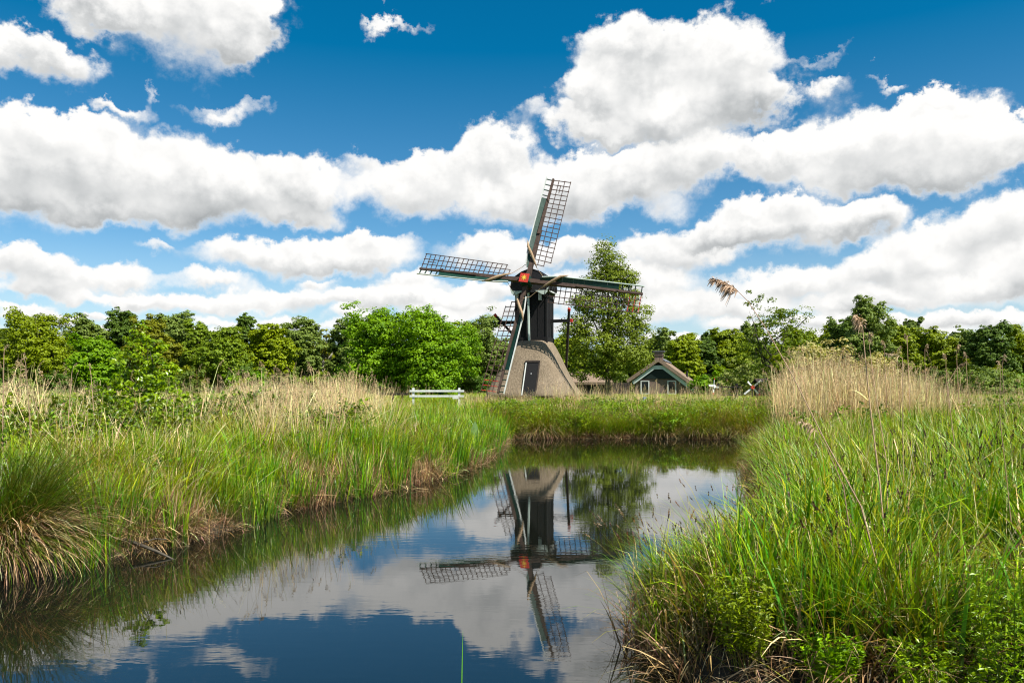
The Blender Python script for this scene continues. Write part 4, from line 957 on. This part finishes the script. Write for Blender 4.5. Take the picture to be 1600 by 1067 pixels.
for px, top, w_, Y, lab, c, nm in [(1285, 536, 130, 34, 'pale yellowish willow bush, the larger one behind the reed bed', WIL, 'willow_bush'),
    (1370, 552, 90, 33, 'lower pale willow bush merging into the reeds', WIL, 'willow_bush'),
    (1235, 560, 46, 36, 'yellow green bush at the left flank of the pale willow', YEL, 'willow_bush'),
    (1165, 571, 86, 62, 'pale green mounded bush behind the small windmills', ((.2, .25, .06), (.38, .43, .13)), 'willow_bush'),
    (1105, 590, 60, 64, 'bright green low bush right of the house eave', BRI, 'low_bush'),
    (1205, 592, 34, 56, 'small dark bush beside the plank shed', DARK, 'low_bush'),
    (1410, 600, 60, 42, 'low green bush in a gap of the reed bed', YEL, 'low_bush'),
    (24, 598, 60, 60, 'low bush under the leftmost trees', GREY, 'low_bush'),
    (1545, 586, 90, 66, 'low green bush before the wood at the far right', GREY, 'low_bush')]:
    T_(px, top, w_, Y, lab, c, 'round', seed=int(px), name=nm, cat='bush', group=None, clumps=230, per=30, h0=.0, size=.0026 * Y + .02, clump_r=.08, trunk=.05)
# sapling on the left bank
p = W(222, 603, 13.5)
SB = [(0,0,1.95,.22,.22,.25),(.1,0,1.7,.32,.3,.25),(-.2,0,1.5,.35,.35,.25),(.25,0,1.3,.35,.35,.25),(-.1,0,1.15,.45,.4,.25),(.35,0,.9,.38,.4,.25),(-.4,0,.9,.4,.4,.25),(0,0,.7,.55,.5,.3),(-.4,0,.5,.4,.4,.3),(.4,0,.45,.4,.4,.3)]
tree('sapling', 'slender sapling with small glossy leaves rising from the brambles on the left bank', p.x, 13.5, 2.15, 1.1, 'oval', ((.10, .18, .015), (.30, .42, .03)), clumps=520, per=14, size=.06, lobes=SB, seed=611, clump_r=.07, trunk=.02, group=None, cat='young tree', up=.1)

# the wood behind, and the undergrowth at its foot
def wood_mesh(seed, c):
    rng = np.random.default_rng(seed); lb = auto_lobes(rng, 6.0, 9.0, .3, 'oval', 14)
    V, Q, C_ = crown_cloud(rng, lb, 230, 26, .34, c[0], c[1], .1, 6.0); return fast_mesh('wood_crown', V, quads=Q, col=np.clip(C_, 0, 1))
M['leafvar'] = leaf_mat('wood_leaves', trans=.35, hue=.02, val=.2, gain=.72)
source('wood', [wood_mesh(700 + i, c) for i, c in enumerate([OAK, GREY, YEL, BIR, DARK])], M['leafvar'])
n = 520; x = R_.uniform(-90, 105, n); y = R_.uniform(97, 130, n); P_ = np.stack([x, y, np.full(n, .6)], 1)
sc = R_.uniform(.6, .86, n) * np.interp(x / y, [-.7, -.1, .1, .7], [1.0, .95, .9, .93])
stuff('far_wood', 'leafy green wood closing the meadow behind the nearer trees', 'wood', P_, sc, R_, 2)
def under_mesh(seed, c):
    rng = np.random.default_rng(seed); lb = auto_lobes(rng, 3.4, 2.6, 0, 'round', 8)
    V, Q, C_ = crown_cloud(rng, lb, 90, 26, .24, c[0], c[1], .12, 3.4); return fast_mesh('under', V, quads=Q, col=np.clip(C_, 0, 1))
source('under', [under_mesh(720 + i, c) for i, c in enumerate([OAK, GREY, BRI, DARK])], M['leafvar'])
n = 260; x = R_.uniform(-75, 85, n); y = R_.uniform(74, 94, n); m = (np.abs(x / y - .19) > .13) | (y > 84); x, y = x[m], y[m]; n = len(x)
P_ = np.stack([x, y, GZ(np.stack([x, y], 1)) - .1], 1)
stuff('undergrowth', 'dark leafy undergrowth at the foot of the tree line', 'under', P_, R_.uniform(.6, 1.15, n), R_, 3)
# ------------------------------------------------------------------ the mill
TH, TL, PH, RS = RAD(16.5), RAD(18.3), RAD(9.1), 5.7
MX, MY, MZ = .697 + 1.5 * math.sin(TH), 38.4 + 1.5 * math.cos(TH), .9
mill = empty('windmill', (MX, MY, MZ), -TH)
tag(mill, 'small black drainage windmill on a thatched pyramid base with four lattice sails', 'windmill')
z_ = lambda Z: Z - MZ
# thatched base: rounded square, slightly hollow slopes
def thatch_base():
    prof = [(1.12, 2.16), (1.2, 2.2), (1.35, 2.14), (1.7, 1.93), (2.1, 1.71), (2.5, 1.5), (2.9, 1.32), (3.3, 1.13), (3.6, .99), (3.8, .88), (3.88, .78), (3.9, .6)]
    n = 72; vs = []; fs = []; rng = np.random.default_rng(3)
    for k, (Z, r) in enumerate(prof):
        for i in range(n):
            t = 2 * PI * i / n + RAD(-4); c, s = math.cos(t), math.sin(t); e = 2 / 4.2
            x = r * math.copysign(abs(c) ** e, c); y = r * math.copysign(abs(s) ** e, s); q = 1 + .012 * math.sin(3 * t + k) + rng.normal(0, .003)
            vs.append((x * q, y * q, z_(Z) + (.03 * math.sin(t * 9) if k < 2 else 0)))
    for k in range(len(prof) - 1):
        for i in range(n): j = (i + 1) % n; fs.append((k*n+i, k*n+j, (k+1)*n+j, (k+1)*n+i))
    fs.append(tuple(range(n))[::-1]); fs.append(tuple((len(prof)-1)*n + i for i in range(n)))
    mb = MB().add(vs, fs); return mb.build('thatched_base', M['thatch'], mill, True)
thatch_base()
MB().box(-1.95, 1.95, -1.95, 1.95, -.5, z_(1.13)).build('plinth', M['brick'], mill)
# door lying in the slope of the front face
def on_front(x, Z, off=0.0):
    r = float(np.interp(Z, [1.12, 1.35, 1.7, 2.1, 2.5, 2.9, 3.3, 3.6], [2.2, 2.14, 1.93, 1.71, 1.5, 1.32, 1.13, .99])) + off
    return Vector((x, -r, z_(Z)))
dx = .30
def slab(x0, x1, Z0, Z1, o0, o1, x0b=None, x1b=None):
    mb = MB(); x0b = x0 if x0b is None else x0b; x1b = x1 if x1b is None else x1b
    a = [on_front(x0, Z0, o0), on_front(x1, Z0, o0), on_front(x1b, Z1, o0), on_front(x0b, Z1, o0)]
    b = [on_front(x0, Z0, o1), on_front(x1, Z0, o1), on_front(x1b, Z1, o1), on_front(x0b, Z1, o1)]
    return mb.add(a + b, [(0,1,2,3),(7,6,5,4),(0,4,5,1),(1,5,6,2),(2,6,7,3),(3,7,4,0)])
MB_ = slab(dx - .30, dx + .30, 1.22, 2.80, -.12, .06); door = MB_.build('door', M['black'], mill)
for k in range(5):
    pass
slab(dx - .03, dx + .02, 2.2, 2.28, .05, .10).build('latch', M['metal'], door)
fr = slab(dx - .35, dx - .30, 1.18, 2.82, -.1, .08).build('door_frame', M['white'], mill)
fr2 = slab(dx + .30, dx + .35, 1.18, 2.86, -.1, .08); f2 = slab(dx - .37, dx + .35, 2.80, 2.88, -.1, .10); fr2.add(f2.v, f2.f); fr2.build('door_lintel', M['darkwood'], mill)
sill = slab(dx - .36, dx + .36, 1.16, 1.22, -.1, .12).build('sill', M['darkwood'], mill)

# black boarded body
BW, BD, B0, B1 = .78, .66, 3.93, 6.35
body = MB().box(-BW, BW, -BD, BD, z_(B0), z_(B1)).build('body', M['black'], mill)
mb = MB()
for k in range(5):      # upright cover boards at the corners and between
    pass
for sx in (-1, 1):
    for sy in (-1, 1): mb.box(sx * BW - .035, sx * BW + .035, sy * BD - .035, sy * BD + .035, z_(B0) - .12, z_(B1))
for sx in (-.36, .0, .36): mb.box(sx * 1 - .012, sx + .012, -BD - .015, -BD + .01, z_(B0), z_(B1))
for sy in (-.3, 0, .3): mb.box(BW - .01, BW + .015, sy - .012, sy + .012, z_(B0), z_(B1))
mb.build('corner_boards', M['black'], mill)
# scalloped skirt board under the body
def scallop(L_, n):
    pts = [(-L_, .12)]; 
    for k in range(n * 8 + 1):
        t = k / (n * 8); pts.append((-L_ + 2 * L_ * t, -.10 - .09 * abs(math.cos(PI * n * t))))
    pts.append((L_, .12)); return pts
mb = MB().prism([(a, b + z_(B0)) for a, b in scallop(BW + .04, 3)], .04, 'y', -BD - .06)
mb.prism([(a, b + z_(B0)) for a, b in scallop(BD + .04, 3)], .04, 'x', BW + .02)
mb.prism([(a, b + z_(B0)) for a, b in scallop(BD + .04, 3)], .04, 'x', -BW - .06)
mb.build('skirt_board', M['black'], mill)
MB().box(-.56, .56, -.5, .5, z_(3.7), z_(3.93)).build('neck', M['darkwood'], mill)
for sx in (-1, 1): MB().bar((sx * .78, .52, z_(3.95)), (sx * .84, .62, z_(3.45)), .07, .07).build('corner_post', M['white'], mill)
# pale pole hanging down the front
mb = MB().bar((-.1, -BD - .13, z_(6.18)), (-.06, -BD - .13, z_(3.88)), .085, .085)
mb.box(-.15, -.04, -BD - .18, -BD - .08, z_(6.1), z_(6.22)); mb.bar((-.06, -BD - .13, z_(3.9)), (-.06, -BD - .13, z_(3.78)), .05, .05, w2=.02, h2=.02)
mb.build('front_pole', M['palegreen'], mill)
# long cross beam with braces and red ends
beam_y = .25
bz = 4.86
beam = MB().bar((-2.0, beam_y, z_(bz)), (1.78, beam_y, z_(bz + .04)), .15, .15).build('cross_beam', M['black'], mill)
MB().bar((1.78, beam_y, z_(bz + .04)), (1.9, beam_y, z_(bz + .04)), .16, .16).build('beam_end', M['red'], beam)
for sx, x0, zt, zb, xb in ((1, 1.74, 5.36, 2.6, 1.3), (-1, -2.05, 5.2, 3.05, -.3)):
    a = Vector((x0, beam_y - .12, z_(zt))); b = Vector((xb, beam_y + (1.2 if sx > 0 else 1.0), z_(zb)))
    br = MB().bar(a, b, .11, .11, (0, 1, 0)).build('brace', M['darkwood'], mill)
    d = (a - b).normalized(); MB().bar(a, a + d * .14, .13, .13, (0, 1, 0)).build('brace_end', M['red'], br)
MB().bar((0, .9, z_(6.3)), (.1, 4.2, z_(1.3)), .16, .16, w2=.12, h2=.12).build('tail_pole', M['darkwood'], mill)
# cap: tarred boards, rounded gambrel, slightly longer than the body
def cap():
    cs = [(-.80, 6.22), (-.93, 6.34), (-.98, 6.55), (-.93, 6.80), (-.76, 7.03), (-.42, 7.25), (0, 7.40), (.42, 7.25), (.76, 7.03), (.93, 6.80), (.98, 6.55), (.93, 6.34), (.80, 6.22)]
    ys = [(-.98, .94), (-.95, 1.0), (-.3, 1.02), (.5, 1.0), (1.0, .93), (1.22, .86)]
    vs = []; fs = []; n = len(cs)
    for y, s in ys:
        for x, Z in cs: vs.append((x * s, y, z_(6.22 + (Z - 6.22) * s)))
    for k in range(len(ys) - 1):
        for i in range(n - 1): fs.append((k*n+i, k*n+i+1, (k+1)*n+i+1, (k+1)*n+i))
        fs.append((k*n+n-1, k*n, (k+1)*n, (k+1)*n+n-1))
    fs.append(tuple(range(n))[::-1]); fs.append(tuple((len(ys)-1)*n+i for i in range(n)))
    c_ = MB().add(vs, fs).build('cap', M['blackcap'], mill)
    mb = MB()
    for y in (-.97, -.45, .05, .55, 1.05):     # battens over the cap
        mb = MB()
        s = float(np.interp(y, [q[0] for q in ys], [q[1] for q in ys])) * 1.012
        for i in range(1, n - 2):
            a = Vector((cs[i][0] * s, y, z_(6.22 + (cs[i][1] - 6.22) * s))); b = Vector((cs[i+1][0] * s, y, z_(6.22 + (cs[i+1][1] - 6.22) * s)))
            mb.bar(a, b, .05, .03, (0, 1, 0))
        mb.build('batten', M['black'], c_)
    return c_
cap_o = cap()
# pale lower trims of the cap
for sx in (-1, 1):
    pts = [(sx * .30, 6.30), (sx * .80, 6.30), (sx * .97, 6.44), (sx * .90, 6.20), (sx * .78, 6.08), (sx * .62, 6.12), (sx * .50, 6.2)]
    if sx < 0: pts = pts[::-1]
    MB().prism([(a, z_(b)) for a, b in pts], .05, 'y', -1.04).build('cap_trim', M['palegreen'], mill)
mb = MB().box(.985, 1.01, -.9, 1.0, z_(6.24), z_(6.30)); mb.build('side_trim', M['white'], mill)
MB().box(.42, .56, -.86, -.70, z_(5.85), z_(6.3)).build('bracket', M['white'], mill); MB().box(-.74, -.62, -.86, -.70, z_(5.85), z_(6.25)).build('bracket', M['white'], mill)

# windshaft and hub
fdir = Vector((0, -math.cos(TL), math.sin(TL))); bup = Vector((0, math.sin(TL), math.cos(TL))); tx = Vector((1, 0, 0))
HUB = Vector((0, -1.5, z_(6.678)))
MB().tube([HUB - fdir * 1.0, HUB - fdir * .1], .17, 10).build('windshaft', M['darkwood'], mill)
hub = MB().bar(HUB - fdir * .22, HUB + fdir * .42, .46, .46, (math.sin(-PH), math.sin(TL) * math.cos(PH), math.cos(TL) * math.cos(PH))).build('hub', M['green'], mill, bevel=.015)
# red face of the hub with its golden star
rx = tx * math.cos(PH) - bup * math.sin(PH); ry = tx * math.sin(PH) + bup * math.cos(PH)
def hubp(a, b, o): return HUB + fdir * (.42 + o) + rx * a + ry * b
mb = MB(); q = .225
mb.add([hubp(-q, -q, .001), hubp(q, -q, .001), hubp(q, q, .001), hubp(-q, q, .001), hubp(-q, -q, .03), hubp(q, -q, .03), hubp(q, q, .03), hubp(-q, q, .03)], [(0,3,2,1),(4,5,6,7),(0,1,5,4),(1,2,6,5),(2,3,7,6),(3,0,4,7)])
face = mb.build('hub_face', M['red'], hub)
mb = MB(); pts = []
for k in range(16):
    r = .165 if k % 2 == 0 else .06; t = PI * k / 8; pts.append((r * math.cos(t), r * math.sin(t)))
vs = [hubp(a, b, .032) for a, b in pts] + [hubp(a, b, .045) for a, b in pts]
mb.add(vs, [tuple(range(15, -1, -1)), tuple(range(16, 32))] + [(i, (i+1) % 16, 16 + (i+1) % 16, 16 + i) for i in range(16)])
mb.build('star', M['gold'], face)

# four sails
for k in range(4):
    a = PH + k * PI / 2
    R1 = tx * math.sin(a) + bup * math.cos(a)          # outwards
    T1 = tx * math.cos(a) - bup * math.sin(a)          # clockwise (lattice side)
    off = HUB + fdir * (.10 if k % 2 else -.06)
    s_root = empty('sail', (0, 0, 0)); s_root.parent = mill
    def SP(r, t, o=0.0):
        tw = RAD(float(np.interp(r, [0, RS], [22, 6])))  # the sail is twisted like a propeller
        return off + R1 * r + T1 * (t * math.cos(tw)) - fdir * (t * math.sin(tw)) + fdir * o
    rgk = random.Random(40 + k)
    MB().bar(SP(0, 0), SP(RS * .5, 0), .25, .20, T1, .18, .15).build('stock', M['stock'], s_root)
    MB().bar(SP(RS * .45, 0, .07), SP(RS, 0, .0), .17, .13, T1, .12, .09).build('whip', M['stock'], s_root)
    lat = MB(); red_ = MB(); nb = 19; r0 = 1.02; wl = .90
    for i in range(nb):
        r = r0 + (RS - .06 - r0) * i / (nb - 1)
        w_in = wl * (.68 if i == 0 else 1)
        tgt = red_ if (k in (1, 2) and i >= nb - 3) else lat
        tgt.bar(SP(r, -.02, -.02), SP(r, w_in + rgk.uniform(0, .03), -.02), .034, .03, R1)
    for j, rr in ((1, r0 - .02), (2, r0 - .02), (3, r0 + .22)):
        segs = 6; pr = None
        for q in range(segs + 1):
            r = rr + (RS - .02 - rr) * q / segs; p_ = SP(r, wl * j / 3, .0)
            if pr is not None: lat.bar(pr, p_, .035, .028, T1)
            pr = p_
    lat.bar(SP(RS - .75, wl * .5, .02), SP(RS - .3, wl * .5, .02), .03, .03, T1)
    lt = lat.build('lattice', M['lath'], s_root)
    if red_.v: red_.build('painted_bars', M['red'], lt)
    # leading side: boards as far as four fifths, then open bars, all with a white outer edge
    bd = MB(); e0, e1 = .72, RS * .80; wb = .30
    for q in range(7):
        ra, rb = e0 + (e1 - e0) * q / 7, e0 + (e1 - e0) * (q + 1) / 7 - .006
        w0_ = wb * (float(np.interp(ra, [e0, e0 + .9], [.55, 1]))); w1_ = wb * (float(np.interp(rb, [e0, e0 + .9], [.55, 1])))
        p = [SP(ra, -.06, .05), SP(rb, -.06, .05), SP(rb, -w1_, .10), SP(ra, -w0_, .10)]
        bd.add(p + [v - fdir * .02 for v in p], [(0,1,2,3),(7,6,5,4),(0,4,5,1),(1,5,6,2),(2,6,7,3),(3,7,4,0)])
    bd.build('wind_board', M['green'], s_root)
    ed = MB(); pr = None
    for q in range(9):
        r = e0 + .1 + (RS + .02 - e0 - .1) * q / 8; w0_ = wb * (float(np.interp(r, [e0, e0 + .9], [.6, 1]))); p_ = SP(r, -w0_ - .035, .085)
        if pr is not None: ed.bar(pr, p_, .035, .095, -fdir)
        pr = p_
    ed.build('white_edge', M['white'] if k != 1 else M['palegreen'], s_root)
    for i in range(4):
        r = RS - .08 - i * .30; MB().bar(SP(r, -.03, -.02), SP(r, -wb - .02, .05), .05, .04, R1).build('open_bar', M['green'], s_root)
    # rolled canvas tied across the inner end, and the rope that holds it
    cp = [SP(2.1, -.42, .14), SP(1.75, -.30, .2), SP(1.4, -.05, .22), SP(1.05, .18, .16), SP(.8, .34, .1)]
    cl = MB().tube(cp, [.015, .065, .075, .05, .015], 7).build('rolled_canvas', M['rope'], s_root, True)
    MB().tube([cp[-1], SP(.55, .55, .0).lerp(off + (R1 * .2 + T1 * 1.0), .5), off + R1 * .12 + T1 * .95 + fdir * .08], .012, 5).build('rope', M['rope'], cl)
    cl2 = MB().tube([SP(RS * .80, .0, .1), SP(RS * .77, .08, .1)], .05, 6); cl2.build('knot', M['stock'], s_root)
# ------------------------------------------------------------------ house, sheds, fences, small mills
HYD = 70.0; hx = (1033 - 800) / F * HYD; hz = gz(hx, HYD)
house = empty('brick_house', (hx, HYD, hz), RAD(-16)); tag(house, 'low brick house with thatched roof, pale gable boards and squat chimney', 'house')
def hs(px, py, Y=HYD): return ((px - 1028) / F * Y / math.cos(RAD(16)), ZC - (py - HY) / F * Y - hz)   # design helper: gable plan
LE, RE = hs(984, 596), hs(1081, 610.5); AP = hs(1024, 565.5); LEN = 7.5
gz0 = -.3
mb = MB().prism([(LE[0] + .25, gz0), (RE[0] - .1, gz0), (RE[0] - .1, RE[1] + .05), (AP[0], AP[1] - .25), (LE[0] + .25, LE[1] + .0)], LEN - .6, 'y', .25)
mb.build('wall', M['brick'], house)
mb = MB().prism([(LE[0] + .5, hs(0, 592)[1]), (RE[0] - 1.45, hs(0, 592)[1]), (AP[0] + .35, AP[1] - .55), (AP[0] - .35, AP[1] - .55)], .08, 'y', .17)
mb.build('gable_boarding', M['darkgreen'], house)
mb = MB()
def slope_slab(a, b, w, y0, y1, th):
    a, b = Vector((a[0], 0, a[1])), Vector((b[0], 0, b[1])); d = (b - a).normalized(); n = Vector((-d.z, 0, d.x));  n = n if n.z > 0 else -n
    pts = [a, b, b - n * w, a - n * w]
    return [(p.x, p.z) for p in pts]
flat0, flat1 = (AP[0] - .42, AP[1] - .3), (AP[0] + .42, AP[1] - .3)
for a, b in ((LE, flat0), (flat1, RE)):
    mb.prism(slope_slab(a, b, .30, 0, 0, 0), .07, 'y', .05)
mb.prism([flat0, flat1, (flat1[0], flat1[1] - .33), (flat0[0], flat0[1] - .33)], .075, 'y', .047)
mb.build('barge_board', M['palegreen'], house)
# thick thatch, proud of the gable
rf = MB(); th = .30
for sgn, a, b in ((-1, (LE[0] - .32, LE[1] - .12), (AP[0], AP[1] + .02)), (1, (AP[0], AP[1] + .02), (RE[0] + .55, RE[1] - .30))):
    A, B = Vector((a[0], 0, a[1])), Vector((b[0], 0, b[1])); d = (B - A).normalized(); n = Vector((-d.z, 0, d.x)); n = n if n.z > 0 else -n
    rf.prism([(A.x, A.z), (B.x, B.z), (B.x + n.x * th * (0 if True else 1), B.z + th * 1.1), (A.x + n.x * th, A.z + n.z * th)], LEN + .1, 'y', -.15)
roof = rf.build('roof', M['thatch2'], house)
MB().prism([(AP[0] - .4, AP[1] + .12), (AP[0], AP[1] + .36), (AP[0] + .55, AP[1] + .08), (AP[0] + .5, AP[1] + .16), (AP[0], AP[1] + .46), (AP[0] - .42, AP[1] + .2)][::1], LEN - .2, 'y', .2).build('ridge_cap', M['ridge'], house)
ch = MB().box(AP[0] - .36, AP[0] + .36, .1, .7, AP[1] - .1, AP[1] + .90).box(AP[0] - .41, AP[0] + .41, .05, .75, AP[1] + .55, AP[1] + .61).build('chimney', M['brick'], house)
MB().box(AP[0] - .50, AP[0] + .50, -.02, .82, AP[1] + .90, AP[1] + .98).build('chimney_cap', M['ridge'], ch)
for x, y in ((hs(1045, 0)[0] + 1.0, 3.6), (hs(1080, 0)[0] + 1.0, 4.4)):
    t_ = (x - AP[0]) / (RE[0] - AP[0]); zt = AP[1] + (RE[1] - AP[1]) * t_ + .2
    MB().tube([(x, y, zt), (x, y, zt + .75)], .09, 8).build('stove_pipe', M['blackcap'], house)
for x0, x1 in ((997, 1010), (1037, 1050)):
    a, b = hs(x0, 594.5), hs(x1, 616); x0_, z1_, x1_, z0_ = a[0], a[1], b[0], b[1]
    f = MB()
    f.box(x0_, x0_ + .09, .14, .26, z0_, z1_).box(x1_ - .09, x1_, .14, .26, z0_, z1_).box(x0_ + .09, x1_ - .09, .14, .26, z1_ - .09, z1_).box(x0_ + .09, x1_ - .09, .14, .26, z0_, z0_ + .09)
    w_ = f.build('window', M['white'], house); MB().box(x0_ + .09, x1_ - .09, .19, .24, z0_ + .09, z1_ - .09).build('pane', M['glassdark'], w_)
    
# long low shed with a thatched roof behind the reeds
sx0, sx1, SY = (880 - 800) / F * 66, (985 - 800) / F * 66, 66.0; sz = gz(8, SY)
shed = empty('long_shed', ((sx0 + sx1) / 2, SY, sz), RAD(3)); tag(shed, 'long low dark plank shed with thatched roof between the mill and the house', 'shed')
hw = (sx1 - sx0) / 2
mb = MB()
for k in range(26):
    x = -hw + 2 * hw * k / 26; mb.box(x, x + 2 * hw / 26 - .02, 0 + .015 * (k % 2), .08 + .01 * (k % 2), -.2, 1.25)
mb.box(-hw, hw, .1, 3.4, -.2, 1.22)
mb.build('plank_wall', M['darkwood'], shed)
MB().prism([(-.3, 1.08), (1.7, 1.95), (3.6, 1.0), (3.6, 1.25), (1.7, 2.2), (-.35, 1.30)], hw * 2 - 1.2, 'x', -hw - .2).build('roof', M['thatch2'], shed)

# dark plank shed right of the small windmills
p = W(1207, 603, 57); ps = empty('plank_shed', (p.x, 57, gz(p.x, 57))); tag(ps, 'dark wooden plank shed half hidden in trees right of the red and white windmill', 'shed')
mb = MB()
for k in range(9): mb.box(-.95 + k * .22, -.95 + k * .22 + .2, 0 + .01 * (k % 2), .06, -.3, 1.18 - .0 * k)
mb.box(-.93, 1.0, .07, 1.2, -.3, 1.1); mb.build('plank_wall', M['darkwood'], ps)
MB().prism([(-.1, 1.12), (.6, 1.4), (1.3, 1.1), (1.3, 1.18), (.6, 1.5), (-.12, 1.2)], 2.2, 'x', -1.1).build('roof', M['darkwood'], ps)

# black wooden frame
p0, p1 = W(1122, 603, 52), W(1151, 603, 52); fz = gz(p0.x, 52)
t = empty('wooden_frame', (p0.x, 52, fz)); tag(t, 'black timber sluice frame of posts and rails between the two small windmills', 'sluice frame')
wdt = p1.x - p0.x
for x in (0, wdt):
    MB().box(x - .08, x + .08, -.08, .08, -.3, ZC - (599 - HY) / F * 52 - fz).build('post', M['black'], t, bevel=.01)
for z0 in (604.5, 617): 
    zz = ZC - (z0 - HY) / F * 52 - fz; MB().bar((-.1, -.11, zz), (wdt + .35, -.11, zz), .06, .1).build('rail', M['black'], t)
MB().bar((wdt * .55, -.05, -.2), (wdt - .1, -.05, ZC - (616 - HY) / F * 52 - fz), .07, .07).build('strut', M['black'], t)

# two small iron windmills
def small_mill(px, py, Y, yaw, ang, blade_m, tipm, hubm, label, R=.55):
    c = W(px, py, Y); g = gz(c.x, Y); t = empty('small_windmill', (c.x, Y, g), yaw); tag(t, label, 'small windmill', 'small metal windmills right of the house')
    h = c.z - g
    MB().bar((0, .12, -.1), (0, .12, h + .1), .1, .1, w2=.07, h2=.07).build('post', M['black'], t)
    MB().tube([(0, .2, h), (0, -.08, h)], .12, 10).build('hub', M[hubm], t)
    for k in range(4):
        a = ang + k * PI / 2; d = Vector((math.sin(a), 0, math.cos(a))); s = Vector((math.cos(a), .35, -math.sin(a))).normalized()
        def pl(r0, r1, w0, w1, nm, mt, par):
            mb = MB(); o = Vector((0, -.02, h)); q = [o + d * r0 - s * w0, o + d * r0 + s * w0, o + d * r1 + s * w1, o + d * r1 - s * w1]
            mb.add(q + [v + Vector((0, .02, 0)) for v in q], [(0,1,2,3),(7,6,5,4),(0,4,5,1),(1,5,6,2),(2,6,7,3),(3,7,4,0)]); return mb.build(nm, M[mt], par)
        b = pl(.08, R * .78, .045, .06, 'blade', blade_m, t)
        if k % 2 == 0 or tipm == 'all': pl(R * .785, R, .06, .06, 'blade_tip', 'red', b)
        else: pl(R * .785, R, .06, .06, 'blade_tip', blade_m, b)
    return t
small_mill(1115, 603.5, 50, RAD(40), RAD(8), 'white', 'x', 'white', 'small white metal windmill seen half sideways, just left of the black frame', .52)
small_mill(1176, 605, 52, RAD(-5), RAD(-40), 'white', 'x', 'red', 'small windmill with crossed white blades and red hub, right of the black frame', .70)

# white rail fence
FY = 35.0; a, b = W(643, 609, FY), W(721, 609, FY); fz = gz(-3, FY)
t = empty('white_fence', (a.x, FY, fz)); tag(t, 'short white two rail fence in the meadow left of the mill', 'fence'); Lf = b.x - a.x
zt = lambda py: ZC - (py - HY) / F * FY - fz
for x in (.08, Lf - .1): MB().box(x - .05, x + .05, -.04, .04, -.2, zt(606)).build('post', M['white'], t, bevel=.008)
MB().box(-.08, Lf + .12, -.085, -.045, zt(612.5), zt(609.3)).build('rail', M['white'], t, bevel=.006)
MB().box(-.08, Lf + .12, -.085, -.045, zt(620.5), zt(617.3)).build('rail', M['white'], t, bevel=.006)
MB().box(Lf - .38, Lf - .1, -.12, -.09, zt(623), zt(620.8)).build('sign_plate', M['white'], t)
t = empty('low_rail', (W(590, 603, 38).x, 38, gz(-6, 38))); tag(t, 'low dark wooden rail running left from the white fence', 'rail')
z1 = ZC - (615.5 - HY) / F * 38 - gz(-6, 38); L2 = (640 - 590) / F * 38
MB().bar((0, 0, z1), (L2, -.6, z1), .08, .1).build('rail', M['darkwood'], t)
for x in (.2, L2 * .5, L2 - .3): MB().box(x - .05, x + .05, -.6 * x / L2 + .06, -.6 * x / L2 + .14, -.2, z1 + .06).build('post', M['darkwood'], t)
# black boards in the left meadow
a = W(275, 603, 27); g = gz(a.x, 27); t = empty('board_edging', (a.x, 27, g)); tag(t, 'low black board edging in the grass left of the bright oaks, beyond the sapling', 'board edging')
L2 = (348 - 275) / F * 27; z1 = ZC - (623.5 - HY) / F * 27 - g
MB().box(0, L2, 0, .08, -.1, z1).build('board', M['black'], t)
for k in range(4): MB().box(L2 * k / 3.3, L2 * k / 3.3 + .1, -.06, -.002, -.2, z1 + .04).build('stake', M['darkwood'], t)
# little blue and white sign
c = W(1007, 623, 33); g = gz(c.x, 33); t = empty('marker_sign', (c.x, 33, g)); tag(t, 'tiny blue sign with a white bar in the reeds below the house', 'sign')
h = c.z - g; MB().box(-.02, .02, 0, .03, -.2, h - .07).build('post', M['metal'], t)
pn = MB().box(-.07, .07, -.02, 0, h - .07, h + .07).build('panel', M['blue'], t); MB().box(-.07, .07, -.024, -.0205, h - .022, h + .022).build('white_bar', M['white'], pn)
